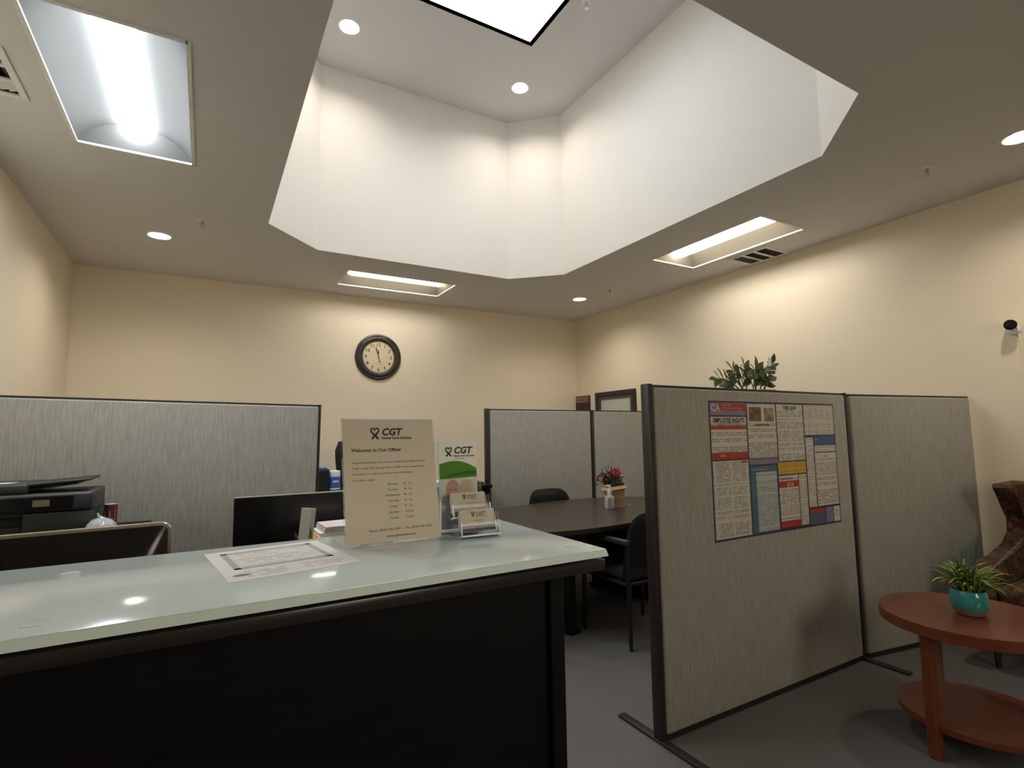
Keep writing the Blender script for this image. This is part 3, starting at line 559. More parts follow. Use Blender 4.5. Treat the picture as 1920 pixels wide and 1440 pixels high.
# candle in a glass jar, plain coloured wrap
t = thing('jar_candle', 'tall glass jar candle with a red and pale blue wrap beside the printer', 'candle', (-0.415, 3.50, 0.912))
bm = new(); lathe(bm, [(.029, 0), (.030, .004), (.030, .135)], 28, cap1=False); wp = obj('printed_wrap', bm, mat('candle_wrap', (0.05, 0.03, 0.025), 0.3, noise=(26, 1.0, (0.30, 0.05, 0.03)), stretch=(1, 1, .35)), t)
bm = new(); lathe(bm, [(.0305, .02), (.0305, .105)], 8, cap0=False, cap1=False); 
for f in [f for f in bm.faces if not (f.calc_center_median().y < -.015 and abs(f.calc_center_median().x) < .02)]: bm.faces.remove(f)
obj('pale_patch', bm, mat('candle_patch', (0.46, 0.55, 0.55), 0.3, noise=(40, .8, (0.55, 0.45, 0.36))), t)
bm = new(); lathe(bm, [(.030, .135), (.029, .16), (.027, .172), (.028, .176)], 28, cap0=False, cap1=False); obj('glass_rim', bm, ACRYL, t)
bm = new(); lathe(bm, [(.0275, .01), (.0275, .137)], 24); obj('wax', bm, TANPAPER, t)
# plastic wrapped ball
bm = new(); bmesh.ops.create_icosphere(bm, subdivisions=4, radius=.062)
for v in bm.verts:
    d = v.co.normalized(); k = 1 + .045 * math.sin(9 * d.x + 5 * d.z) * math.sin(7 * d.y + 11 * d.z) + .035 * math.sin(17 * d.x - 13 * d.y)
    v.co *= k; v.co.z = max(v.co.z, -.050)
tw = thing('wrapped_ball', 'rounded bundle in crinkled clear plastic in front of the printer', 'wrapped bundle', (-0.405, 3.135, 0.912))
obj('crinkled_film', bm, mat('milky_film', (0.55, 0.58, 0.64), 0.16, coat=0.6, bump=(60, 0.6), alpha=0.75), tw, (0, 0, .050), smooth=80)
bm = new(); lathe(bm, [(.030, -.046), (.047, -.02), (.05, 0), (.04, .03), (.015, .047)], 20); obj('contents', bm, mat('pale_contents', (0.55, 0.56, 0.62), 0.5), tw, (0, 0, .047))
bm = new(); tube(bm, [(0, 0, .058), (-.012, 0, .075), (-.016, .004, .088)], [.012, .006, .003], 7); obj('twist', bm, MATS['milky_film'], tw, (0, 0, .045))
# snack wrapper
bm = new(); random.seed(3); rows = [[(-.055 + .011 * i, -.03 + .015 * j, .006 + .012 * math.sin(math.pi * i / 10) * math.sin(math.pi * j / 4) + random.uniform(0, .005)) for i in range(11)] for j in range(5)]
grid(bm, rows); tag(obj('snack_wrapper', bm, mat('yellow_green_foil', (0.55, 0.42, 0.05), 0.3, noise=(25, 1.0, (0.09, 0.20, 0.03))), None, (-0.315, 3.30, 0.9105), (0, 0, R(12))), 'crumpled yellow and green snack wrapper beside the jar candle', 'wrapper')

# ------------------------------------------------------------------ middle desk with second monitor and papers
t = thing('side_desk', 'dark desk carrying the paper trays and the black screen, mostly hidden by the counter', 'desk', (0, 0, 0))
bm = new(); bx(bm, 0.02, 0.98, 2.45, 3.35, 0.715, 0.745, .003, 1); obj('desk_top', bm, ESPRESSO, t)
for x in (.04, .93):
    bm = new(); bx(bm, x, x + .03, 2.5, 3.3, 0, .715); obj('side_panel', bm, ESPRESSO, t, smooth=0)
t = thing('flat_screen', 'black blank screen standing behind the papers, left of the office hours sign', 'monitor', (0.42, 2.98, 0.745), R(0))
bm = new(); bx(bm, -.290, .290, .0, .028, .045, .345, .003, 1); obj('casing', bm, mat('grey_bezel', (0.30, 0.27, 0.27), 0.35), t)
bm = new(); bx(bm, -.286, .284, -.002, .004, .048, .341); obj('screen', bm, mat('off_screen', (0.010, 0.009, 0.011), 0.22), t, smooth=0)
bm = new(); bx(bm, -.03, .03, .028, .05, .01, .2, .004, 1); bx(bm, -.12, .12, -.05, .12, 0, .01, .003, 1); obj('stand', bm, BLACK, t)
t = thing('paper_tray', 'black desk tray full of folded papers behind the certificate', 'tray', (0.545, 2.66, 0.745), R(2))
bm = new()
for z in (0.0, .125): bx(bm, -.16, .17, -.11, .11, z, z + .006); bx(bm, -.16, .17, .105, .11, z, z + .05); bx(bm, -.16, -.155, -.11, .11, z, z + .05); bx(bm, .165, .17, -.11, .11, z, z + .05)
for x in (-.158, .165):
    for y in (-.105, .1): bx(bm, x, x + .006, y, y + .006, 0, .19)
obj('rack', bm, BLACK, t, smooth=0)
random.seed(11)
t_items = [('navy folder with a red and white label in the paper tray', mat('navy_card', (0.03, 0.04, 0.09), 0.4), .877, .028, -.05), ('orange and yellow envelope in the paper tray', mat('orange_card', (0.65, 0.22, 0.06), 0.5, noise=(9, .8, (0.45, 0.45, 0.05))), .9055, .018, .01), ('white letters lying on the paper tray', PAPER, .924, .022, .03), ('folded pink and white papers on top of the paper tray', mat('pink_paper', (0.62, 0.50, 0.52), 0.5, noise=(12, .7, (0.75, 0.73, 0.72))), .9465, .026, .06)]
for k, (lb, m, z, hh, dx) in enumerate(t_items):
    bm = new(); x0 = -.125 + max(dx, 0); n = 3
    for j in range(n): bx(bm, x0 + random.uniform(0, .02), .16, -.10 + random.uniform(0, .015), .09, j * hh / n, (j + .93) * hh / n, .001, 1)
    tag(obj(('folder', 'envelope', 'letter_stack', 'folded_papers')[k], bm, m, None, (0.545, 2.66, z), (0, 0, R(2 + random.uniform(-2, 2)))), lb, ('folder', 'envelope', 'letters', 'papers')[k])
t = thing('leaflet_holder', 'slim leaflet stack with a green swoosh leaning in front of the black screen', 'leaflets', (0.374, 2.49, 0.745), (0, R(7), R(35))); t.scale = (.95, .95, 1.07)
bm = new(); bx(bm, -.022, .022, -.035, .035, 0, .10); obj('pocket', bm, ACRYL, t, smooth=0)
bm = new(); bx(bm, -.014, .014, -.032, .032, .09, .305, .001, 1); obj('leaflets', bm, mat('leaflet_grey', (0.50, 0.50, 0.46), 0.4), t)
bm = new(); prism(bm, [(-.014, .10), (.010, .10), (.011, .16), (.002, .215), (-.014, .235)], 0, .0006, Matrix.Translation((0, -.0325, 0)) @ Matrix.Rotation(R(90), 4, 'X')); obj('green_swoosh', bm, G1, t, smooth=0)
bm = new(); bx(bm, -.016, .016, -.034, .034, .07, .10); obj('yellow_label', bm, mat('yellow_card', (0.75, 0.52, 0.03), 0.5), t, smooth=0)
# ------------------------------------------------------------------ credenza behind the left partition
t = thing('credenza', 'dark credenza behind the office hours sign carrying the wipes tub', 'credenza', (0, 0, 0))
bm = new(); bx(bm, 0.66, 2.30, 4.38, 4.98, 0.898, 0.925, .002, 1); obj('top', bm, ESPRESSO, t)
bm = new(); bx(bm, 0.68, 2.28, 4.41, 4.97, 0.0, 0.898); obj('body', bm, ESPRESSO, t, smooth=0)
for k in range(4):
    x = .69 + k * .396
    bm = new(); bx(bm, x, x + .385, 4.395, 4.41, .05, .88, .002, 1); d = obj('door', bm, ESPRESSO, t)
    bm = new(); tube(bm, [(x + .34, 4.392, .55), (x + .34, 4.378, .56), (x + .34, 4.378, .66), (x + .34, 4.392, .67)], .005, 8); obj('handle', bm, CHROME, d)
t = thing('desktop_speaker', 'small black upright box beside the wipes tub', 'box', (0.835, 4.62, 0.925))
bm = new(); bx(bm, -.062, .055, -.06, .06, 0, .196, .004, 2); obj('body', bm, BLACK, t)
bm = new(); bx(bm, -.052, .045, -.063, -.058, .012, .184, .002, 1); obj('grille', bm, mat('black_mesh', (0.008, 0.008, 0.009), 0.8, bump=(900, .8)), t)
bm = new(); bx(bm, -.03, .035, -.04, .03, 0, .016, .004, 2); tag(obj('blue_pouch', bm, mat('bright_blue', (0.06, 0.22, 0.62), 0.4), None, (0.84, 4.62, 1.121)), 'small bright blue pouch lying on the black box', 'pouch')
t = thing('wipes_tub', 'white tub of cleaning wipes with a blue and teal label', 'wipes tub', (0.940, 4.60, 0.925))
bm = new(); lathe(bm, [(.043, 0), (.045, .004), (.045, .150)], 32); obj('tub', bm, WHITE, t)
bm = new(); lathe(bm, [(.0456, .040), (.0456, .132)], 32, cap0=False, cap1=False); obj('blue_label', bm, mat('label_blue', (0.03, 0.15, 0.48), 0.35), t)
bm = new(); lathe(bm, [(.0456, .008), (.0456, .030)], 32, cap0=False, cap1=False); obj('teal_label', bm, mat('label_teal', (0.02, 0.27, 0.24), 0.35), t)
bm = new(); lathe(bm, [(.0457, .030), (.0457, .040)], 32, cap0=False, cap1=False); obj('white_band', bm, PAPER, t)
bm = new(); lathe(bm, [(1, 0), (.02, 0)], 24, Matrix.Translation((0, -.0475, .094)) @ Matrix.Rotation(R(90), 4, 'X'), cap0=False, sx=.027, sy=.024); ov = obj('oval_emblem', bm, mat('label_violet', (0.10, 0.08, 0.30), 0.4), t, smooth=0)
bm = new(); bx(bm, -.022, .022, -.0485, -.048, .088, .101); obj('emblem_bar', bm, PAPER, ov, smooth=0)
bm = new(); lathe(bm, [(.0462, .150), (.0462, .172), (.044, .178), (.030, .181), (.01, .182)], 32); obj('lid', bm, WHITE, t)
bm = new(); bx(bm, -.10, .10, -.12, .12, 0, .045, .003, 1); tag(obj('paper_ream', bm, PAPER, None, (1.90, 4.60, 0.925), (0, 0, R(8))), 'stack of white paper on the credenza behind the brochures', 'paper')
bm = new(); bx(bm, -.13, .13, -.11, .11, 0, .02, .003, 1); tag(obj('binder', bm, BLACK, None, (2.15, 4.62, 0.925), (0, 0, R(-3))), 'flat black binder at the right end of the credenza', 'binder')

# ------------------------------------------------------------------ office chair behind
t = thing('office_chair', 'tall black office chair back behind the wipes tub', 'chair', (1.33, 5.48, 0), R(4))
bm = new(); rows = []
for j in range(9):
    z = .62 + .72 * j / 8; w = .225 - .05 * max(0, (j - 6.2) / 1.8) ** 2 + .012 * math.sin(j); rows.append([(w * u, .05 * (u * u) - .07 - .03 * math.sin(math.pi * j / 8), z) for u in (-1, -.75, -.4, 0, .4, .75, 1)])
grid(bm, rows); bmesh.ops.solidify(bm, geom=bm.faces[:], thickness=.05); obj('backrest', bm, LEATHER, t, smooth=60)
bm = new(); bx(bm, -.25, .25, -.02, .48, .44, .53, .03, 3); obj('seat', bm, LEATHER, t)
bm = new(); tube(bm, [(0, .2, .1), (0, .2, .44)], .028, 12); obj('gas_lift', bm, BLACK, t)
bm = new(); bx(bm, -.03, .03, -.08, .2, .40, .44); tube(bm, [(0, -.03, .42), (0, -.09, .50), (0, -.10, .75)], .02, 8); obj('back_bracket', bm, BLACK, t)
for k in range(5):
    a = 2 * math.pi * k / 5 + .3; e = (0.30 * math.cos(a), .2 + .30 * math.sin(a))
    bm = new(); tube(bm, [(0, .2, .12), (e[0], e[1], .075)], [.022, .014], 8); lg = obj('leg', bm, BLACK, t)
    bm = new(); lathe(bm, [(.028, -.022), (.028, .022)], 16, Matrix.Translation((e[0], e[1], .028)) @ Matrix.Rotation(R(90), 4, 'Y')); obj('caster', bm, BLACK, lg)

# ------------------------------------------------------------------ oval table and chairs
t = thing('oval_table', 'dark brown oval meeting table with flowers on it', 'table', (2.70, 3.56, 0), R(12))
def oval(a, b, n=72, e=2.25): return [(a * abs(math.cos(q)) ** (2 / e) * math.copysign(1, math.cos(q)), b * abs(math.sin(q)) ** (2 / e) * math.copysign(1, math.sin(q))) for q in (2 * math.pi * k / n for k in range(n))]
bm = new(); prism(bm, oval(1.20, .635), .718, .75, None, .004, 2); obj('table_top', bm, TABLEWOOD, t)
bm = new(); prism(bm, oval(1.185, .62), .700, .718); prism(bm, oval(1.16, .595), .690, .700); obj('edge_moulding', bm, ESPRESSO, t)
for x in (-.52, .52):
    bm = new(); bx(bm, x - .03, x + .03, -.34, .34, .02, .69, .004, 1); obj('pedestal', bm, ESPRESSO, t)
    bm = new(); bx(bm, x - .05, x + .05, -.36, .36, 0, .03, .004, 1); obj('pedestal_foot', bm, ESPRESSO, t)
bm = new(); bx(bm, -.49, .49, -.015, .015, .3, .66); obj('stretcher_panel', bm, ESPRESSO, t, smooth=0)
def guest_chair(label, loc, rz):
    """chair facing local +Y, backrest on -Y"""
    t = thing('guest_chair', label, 'chair', loc, R(rz), 'black guest chairs at the oval table')
    bm = new(); bx(bm, -.245, .245, -.20, .25, .405, .475, .028, 4); obj('seat', bm, LEATHER, t)
    bm = new(); rows = []
    for j in range(8):
        z = .44 + .415 * j / 7; wd = .275 - .06 * (j / 7) ** 2; rows.append([(wd * u, -.235 - .05 * j / 7 + .06 * u * u, z - (.05 * max(0, (abs(u) - .55) / .45) ** 2.2 if j == 7 else .02 * max(0, (abs(u) - .55) / .45) ** 2 if j == 6 else 0)) for u in (-1, -.9, -.75, -.5, -.2, .2, .5, .75, .9, 1)])
    grid(bm, rows); bmesh.ops.solidify(bm, geom=bm.faces[:], thickness=.045)
    be = [e for e in bm.edges if e.calc_face_angle(0) > R(50)]; bmesh.ops.bevel(bm, geom=be, offset=.014, segments=3, affect='EDGES'); obj('backrest', bm, LEATHER, t, smooth=60)
    bm = new(); bx(bm, -.26, .26, -.22, .26, .388, .408, .004, 1); obj('seat_frame', bm, BLACK, t)
    for sx in (-1, 1):
        x = sx * .275
        for y0, y1 in ((-.24, -.235), (.235, .225)):
            bm = new(); tube(bm, [(x, y0, 0.0), (x, y0, .02), (x, (y0 + y1) / 2, .2), (x, y1, .66 if y0 < 0 else .65)], [.011, .012, .0155, .017], 10); lg = obj('leg', bm, BLACK, t)
        bm = new(); tube(bm, [(x, -.235, .40), (x, .225, .40)], .010, 8); tube(bm, [(x * .96, -.1, .40), (x, -.1, .40)], .010, 8); obj('side_rail', bm, BLACK, t)
        bm = new(); prism(bm, rrect(.052, .40, .02, 4, x, -.05), .655, .685, None, .008, 2); obj('armrest', bm, LEATHER, t)
guest_chair('black armchair at the near side of the oval table, partly behind the foreground partition', (2.665, 2.925, 0), 0)
guest_chair('black chair across the oval table in front of the back partition', (2.885, 4.09, 0), 183)

# flowers in a paper bag, sanitizer, scrap
random.seed(5)
t = thing('flower_arrangement', 'red berry flower arrangement in a folded brown paper bag on the oval table', 'flowers', (3.07, 3.60, .75), R(-14))
KRAFT = mat('kraft_paper', (0.42, 0.24, 0.12), 0.75, noise=(20, .5, (0.33, 0.18, 0.085)), bump=(40, .4))
bm = new(); rows = []
for z, w, d in ((0, .078, .05), (.03, .077, .05), (.07, .074, .048), (.085, .077, .05), (.09, .073, .047), (.15, .082, .055), (.18, .088, .06)):
    ring = rrect(2 * w, 2 * d, .012, 2); rows.append([(x, y, z + (.012 * math.sin(9 * x) if z > .17 else 0)) for x, y in ring + ring[:1]])
grid(bm, rows); bmesh.ops.remove_doubles(bm, verts=bm.verts, dist=1e-5); obj('paper_bag', bm, KRAFT, t, smooth=50)
bm = new(); ring = rrect(.18, .124, .014, 2); grid(bm, [[(x * 1.0, y * 1.0, .178 + .012 * math.sin(9 * x)) for x, y in ring + ring[:1]], [(x * 1.10, y * 1.12, .152 + .01 * math.sin(14 * x)) for x, y in ring + ring[:1]]]); obj('folded_rim', bm, mat('kraft_light', (0.55, 0.40, 0.22), 0.75), t)
bm = new(); tube(bm, [(.085, 0, .17), (.105, -.01, .20), (.118, -.01, .225)], [.007, .009, .004], 6); obj('rim_flap', bm, MATS['kraft_light'], t)
bm = new(); lathe(bm, [(.07, .12), (.078, .19), (.068, .215), (.04, .235), (.01, .245)], 14, sy=.7)
for v in bm.verts: v.co += Vector((random.uniform(-.012, .012), random.uniform(-.012, .012), random.uniform(-.012, .012)))
for k in range(70):
    a = random.uniform(0, 2 * math.pi); e = Vector((.105 * math.cos(a) * random.uniform(.4, 1) - .02, .05 * math.sin(a), random.uniform(.20, .285))); tube(bm, [(e.x * .4, e.y * .4, .17), tuple(e)], [.009, .003], 4)
obj('greenery', bm, mat('dark_green_fir', (0.030, 0.055, 0.022), 0.7, noise=(60, .8, (0.012, 0.022, 0.01))), t)
bm = new(); st = new(); fir = new()
for k in range(95):
    a = random.uniform(0, 2 * math.pi); rr = random.uniform(.02, .085); x = rr * math.cos(a) - (.075 if k < 40 else -.012); y = rr * .6 * math.sin(a); z = random.uniform(.23, .33) - abs(x) * .3
    bmesh.ops.create_icosphere(bm, subdivisions=1, radius=random.uniform(.007, .011), matrix=Matrix.Translation((x, y, z)))
    tube(st, [(x * .45, y * .4, .19), (x, y, z)], .0015, 4)
b_ = obj('berries', bm, mat('deep_red_berries', (0.16, 0.012, 0.016), 0.35), t); b_['kind'] = 'stuff'
b_ = obj('stems', st, mat('twig', (0.06, 0.05, 0.03), 0.7), t); b_['kind'] = 'stuff'
for x, z, s in ((-.072, .335, .8), (-.045, .345, .6), (-.105, .32, .7), (.04, .325, .6)):
    bm = new(); bmesh.ops.create_cone(bm, segments=6, radius1=.009 * s, radius2=.001, depth=.05 * s, cap_ends=True, matrix=Matrix.Translation((x, 0, z)) @ Matrix.Rotation(R(12 * (1 if x > -.05 else -1)), 4, 'Y')); obj('sprig', bm, mat('dry_sprig', (0.10, 0.11, 0.07), 0.7), t)
for x, y, z in ((.0, -.03, .285), (.03, -.02, .275)):
    bm = new()
    for k in range(6): a = 2 * math.pi * k / 6; lathe(bm, [(.016, 0), (.012, .006), (.002, .009)], 8, Matrix.Translation((x + .014 * math.cos(a), y, z + .010 * math.sin(a))) @ Matrix.Rotation(R(80), 4, 'X') @ Matrix.Rotation(a, 4, 'Z'))
    obj('red_bloom', bm, mat('bright_red_petal', (0.62, 0.035, 0.03), 0.5), t)
bm = new(); bx(bm, .045, .10, -.03, -.026, .262, .274, .001, 1); obj('gift_tag', bm, PAPER, t)
t = thing('sanitizer_bottle', 'clear pump bottle of hand sanitizer beside the paper bag', 'bottle', (2.965, 3.535, .75), R(-16))
bm = new(); prism(bm, rrect(.072, .05, .014, 4), 0, .105, None, .006, 2); lathe(bm, [(.024, .104), (.016, .116), (.014, .122)], 20); obj('bottle', bm, mat('clear_gel', (0.62, 0.64, 0.62), 0.08, alpha=.7, coat=.5), t)
bm = new(); bx(bm, -.026, .014, -.0262, -.0255, .02, .085); obj('label', bm, textmat('bottle_print', (0.62, 0.62, 0.60), (0.15, 0.15, 0.15), .012, .6, None, 61), t, smooth=0)
bm = new(); lathe(bm, [(.017, .120), (.017, .150), (.008, .154), (.006, .18)], 20); obj('pump_collar', bm, WHITE, t)
bm = new(); lathe(bm, [(.012, .178), (.013, .190), (.008, .194)], 16); tube(bm, [(0, 0, .188), (-.03, -.006, .189), (-.042, -.009, .185)], [.007, .006, .004], 8); obj('pump_head', bm, WHITE, t)
bm = new(); tube(bm, [(-.012, 0, .005), (0, .003, .007), (.012, -.002, .005)], [.003, .005, .003], 6); tag(obj('paper_scrap', bm, TANPAPER, None, (3.235, 3.60, .7505)), 'tiny curled paper scrap on the oval table right of the bag', 'scrap')

# ------------------------------------------------------------------ pictures on the right wall
def picture(label, y0, y1, z0, z1, img, img2):
    w, h = abs(y1 - y0), z1 - z0
    t = thing('framed_picture', label, 'picture', (X1, (y0 + y1) / 2, z0), (R(90), 0, R(-90)), 'framed pictures on the right wall'); f = .055 * min(1, w / .5)
    bm = new()
    for r in ((-w / 2, -w / 2 + f, 0, h), (w / 2 - f, w / 2, 0, h), (-w / 2 + f, w / 2 - f, 0, f), (-w / 2 + f, w / 2 - f, h - f, h)): bx(bm, *r, 0, .03, .003, 1)
    obj('frame', bm, TRIMD, t)
    bm = new()
    g = f * 1.9
    for r in ((-w / 2 + f, -w / 2 + g, f, h - f), (w / 2 - g, w / 2 - f, f, h - f), (-w / 2 + g, w / 2 - g, f, g), (-w / 2 + g, w / 2 - g, h - g, h - f)): bx(bm, *r, .002, .016)
    obj('mat_board', bm, mat('dark_taupe', (0.075, 0.06, 0.055), 0.7), t, smooth=0)
    card(t, 'print', -w / 2 + g, w / 2 - g, g, h - g, .004, img, .002)
    if img2: card(t, 'print_band', -w / 2 + g, w / 2 - g, g, g + (h - 2 * g) * .42, .0065, img2, .0006)
picture('dark framed picture with a pale blue print, above the back partition', 5.865, 5.065, 1.40, 1.945, mat('pale_sky_print', (0.50, 0.53, 0.50), 0.25), mat('blue_sea_print', (0.20, 0.28, 0.36), 0.25, noise=(1, .7, (0.42, 0.46, 0.46)), stretch=(2, 22, 1)))
t = thing('canvas_picture', 'small dark canvas with an orange sunset top near the room corner', 'picture', (X1, 6.15, 1.40), (R(90), 0, R(-90)))
bm = new(); bx(bm, -.15, .15, 0, .525, 0, .035, .003, 1); obj('canvas', bm, mat('dark_canvas', (0.035, 0.026, 0.022), 0.6), t)
card(t, 'sunset_band', -.145, .145, .43, .518, .035, mat('sunset_print', (0.40, 0.19, 0.09), 0.6, noise=(1, .9, (0.14, 0.06, 0.05)), stretch=(2, 40, 1)), .0008)
picture('edge of a dark framed picture just left of the foreground partition post', 4.955, 4.25, 1.38, 1.895, MATS['pale_sky_print'], None)

# ------------------------------------------------------------------ file cabinet and plant behind the foreground partition
t = thing('file_cabinet', 'tall grey file cabinet hidden behind the foreground partition under the leafy plant', 'cabinet', (3.24, 2.46, 0))
GREY = mat('grey_steel', (0.30, 0.29, 0.27), 0.45)
bm = new(); bx(bm, -.23, .23, -.28, .36, .0, 1.40, .004, 1); obj('body', bm, GREY, t)
for k in range(4):
    bm = new(); bx(bm, -.215, .215, .36, .378, .03 + k * .34, .355 + k * .34, .003, 1); d = obj('drawer', bm, GREY, t)
    bm = new(); tube(bm, [(-.06, .378, .22 + k * .34), (-.055, .40, .22 + k * .34), (.055, .40, .22 + k * .34), (.06, .378, .22 + k * .34)], .005, 8); obj('handle', bm, CHROME, d)
random.seed(21)
t = thing('leafy_plant', 'green plant with glossy oval leaves rising above the foreground partition', 'plant', (3.25, 2.36, 1.40))
bm = new(); bx(bm, -.17, .17, -.085, .085, 0, .232, .006, 2); bx(bm, .02, .175, -.09, .09, .232, .262, .004, 1); bx(bm, -.175, .02, -.09, .09, .212, .234, .004, 1); obj('planter', bm, mat('grey_planter', (0.20, 0.20, 0.18), 0.6), t)
bm = new(); bx(bm, -.16, .165, -.078, .078, .20, .2345); obj('soil', bm, mat('potting_soil', (0.03, 0.02, 0.014), 0.95), t, smooth=0)
LEAFM = [mat('leaf_green', (0.075, 0.105, 0.032), 0.38, noise=(30, .5, (0.05, 0.075, 0.022))), mat('leaf_dark_green', (0.040, 0.052, 0.018), 0.42), mat('leaf_pale_green', (0.13, 0.17, 0.07), 0.4), mat('leaf_young', (0.26, 0.22, 0.03), 0.45)]
LEAFME = []
for m in LEAFM:
    bm = new(); n = 6; prof = [0.02, .55, .92, 1.0, .8, .45, .02]
    grid(bm, [[(k / n, s * .23 * prof[k], .05 * abs(s) - .10 * (k / n - .4) ** 2) for k in range(n + 1)] for s in (-1, 0, 1)]); me = mesh('leaf', bm, 60); me.materials.append(m); LEAFME.append(me)
def frond(base, tip, bend, count, ln, kinds, skip=.25, face=0.0):
    b, e = Vector(base), Vector(tip); mid = (b + e) / 2 + Vector(bend); P = [b.lerp(mid, s).lerp(mid.lerp(e, s), s) for s in [k / 10 for k in range(11)]]
    bm = new(); tube(bm, P, [.0055 - .0004 * k for k in range(11)], 6); obj('stem', bm, LEAFM[kinds[0]], t)
    for k in range(count):
        s = skip + (1 - skip) * (k + .5) / count; p = b.lerp(mid, s).lerp(mid.lerp(e, s), s); q = b.lerp(mid, s + .02).lerp(mid.lerp(e, s + .02), s + .02); d = (q - p).normalized()
        side = d.cross(Vector((random.uniform(-.25, .25), -1, face))).normalized() * (1 if k % 2 else -1)
        dirn = (side * .8 + d * .75 + Vector((0, random.uniform(-.2, .2), 0))).normalized(); nrm = Vector((random.uniform(-.3, .3), -.75, .65)); nrm = (nrm - dirn * nrm.dot(dirn)).normalized()
        o = link('leaf', LEAFME[random.choice(kinds)], None, t); l = ln * random.uniform(.85, 1.15) * (1.0 - .25 * max(0, s - .7) / .3)
        yv = nrm.cross(dirn); o.matrix_basis = Matrix.Translation(p) @ Matrix((dirn, yv, nrm)).transposed().to_4x4() @ Matrix.Diagonal((l, l, l, 1))
    o = link('leaf', LEAFME[kinds[-1]], None, t); dirn = (P[-1] - P[-2]).normalized(); nrm = Vector((0, -.8, .6)); nrm = (nrm - dirn * nrm.dot(dirn)).normalized()
    o.matrix_basis = Matrix.Translation(P[-1]) @ Matrix((dirn, nrm.cross(dirn), nrm)).transposed().to_4x4() @ Matrix.Diagonal((ln, ln, ln, 1))
frond((.13, 0, .23), (.255, -.01, .455), (.03, 0, .02), 9, .085, [1, 0, 1], .4)
frond((-.06, 0, .23), (-.35, -.02, .325), (-.02, 0, .07), 9, .088, [0, 2, 0], .35)
frond((-.05, .01, .23), (-.17, 0, .40), (.02, 0, .03), 8, .08, [1, 0, 1], .35)
frond((-.01, .02, .23), (-.04, .0, .42), (.03, 0, .02), 9, .082, [2, 0, 3], .3)
frond((.04, -.01, .23), (.06, -.02, .40), (.02, 0, .02), 8, .10, [0, 2, 0], .3)
frond((.06, .0, .23), (.13, -.02, .375), (-.03, 0, .03), 7, .10, [0, 1, 0], .3)
frond((.12, .02, .23), (.10, -.03, .33), (.04, 0, .04), 7, .09, [1, 0, 0], .25)
frond((-.10, -.02, .23), (-.07, -.04, .345), (-.03, 0, .02), 8, .085, [0, 1, 2], .2)
frond((.0, -.03, .23), (.02, -.05, .335), (-.02, 0, .03), 8, .09, [2, 1, 0], .2)
frond((.10, -.03, .23), (.19, -.03, .325), (.0, 0, .03), 7, .088, [0, 1, 0], .3)
frond((-.14, .0, .23), (-.21, -.01, .315), (.0, 0, .02), 6, .08, [1, 0, 0], .3)

# ------------------------------------------------------------------ waiting corner: side table, grass plant, armchair
TXY = (2.985, 1.13)
t = thing('side_table', 'round cherry wood side table with a lower shelf in the right foreground', 'table', (TXY[0], TXY[1], 0))
bm = new(); prism(bm, circle(0, 0, .332, 72), .505, .55, None, .006, 3); obj('table_top', bm, CHERRY, t)
bm = new(); prism(bm, circle(0, 0, .285, 64), .115, .140, None, .004, 2); obj('lower_shelf', bm, CHERRY, t)
for k in range(3):
    a = R(170 + 120 * k); x, y = .282 * math.cos(a), .282 * math.sin(a)
    bm = new(); bx(bm, -.021, .021, -.021, .021, 0, .505, .004, 1, M=Matrix.Translation((x, y, 0)) @ Matrix.Rotation(a, 4, 'Z')); obj('leg', bm, CHERRY, t)
random.seed(9)
t = thing('grass_plant', 'potted artificial grass in a turquoise bowl on the side table', 'plant', (2.988, 1.122, .55))
bm = new(); lathe(bm, [(.042, .003), (.052, .008), (.064, .030), (.069, .052), (.0685, .078), (.064, .104), (.061, .108), (.058, .104), (.062, .08)], 40, cap1=False); obj('bowl', bm, mat('turquoise_glaze', (0.030, 0.25, 0.28), 0.14, noise=(16, .6, (0.06, 0.33, 0.30)), coat=.4), t)
bm = new(); lathe(bm, [(.038, 0), (.050, .003), (.0575, .015), (.0655, .032)], 40, cap1=False); obj('bare_base', bm, mat('grey_clay', (0.22, 0.17, 0.16), 0.7), t)
bm = new(); lathe(bm, [(.062, .085), (.03, .092), (.004, .094)], 24); obj('moss', bm, mat('dark_moss', (0.018, 0.03, 0.010), 0.9), t)
BL = []
for m, wd, dr in ((mat('blade_green', (0.17, 0.27, 0.028), 0.42), .0065, .9), (mat('blade_lime', (0.30, 0.38, 0.05), 0.42), .0075, .8), (mat('blade_deep', (0.055, 0.11, 0.018), 0.45), .006, .7), (mat('blade_grey', (0.13, 0.17, 0.16), 0.5), .0010, .12)):
    bm = new(); n = 7; A = []
    for k in range(n + 1):
        s = k / n; x = s * (.55 if dr > .5 else .35); z = s * .85 - dr * .75 * s * s; w = wd / .15 * (math.sin(math.pi * min(1, .18 + s * .8)) ** .7 if k < n else .02); A.append(((x, -w / 2, z), (x, 0, z + w * .12), (x, w / 2, z)))
    grid(bm, [[a[j] for a in A] for j in range(3)]); me = mesh('blade', bm, 60); me.materials.append(m); BL.append(me)
for k in range(215):
    kind = (0, 1, 2, 0, 1)[k % 5] if k < 150 else 3; a = random.uniform(0, 2 * math.pi); r0 = random.uniform(0, .045)
    ln = random.uniform(.17, .29) if kind < 3 else random.uniform(.22, .33); o = link('blade', BL[kind], None, t, (r0 * math.cos(a), r0 * math.sin(a), .088)); o.scale = (ln, ln, ln)
    o.rotation_euler = (0, R(random.uniform(-38, 6)) if kind < 3 else R(random.uniform(-50, -8)), a + random.uniform(-.5, .5))
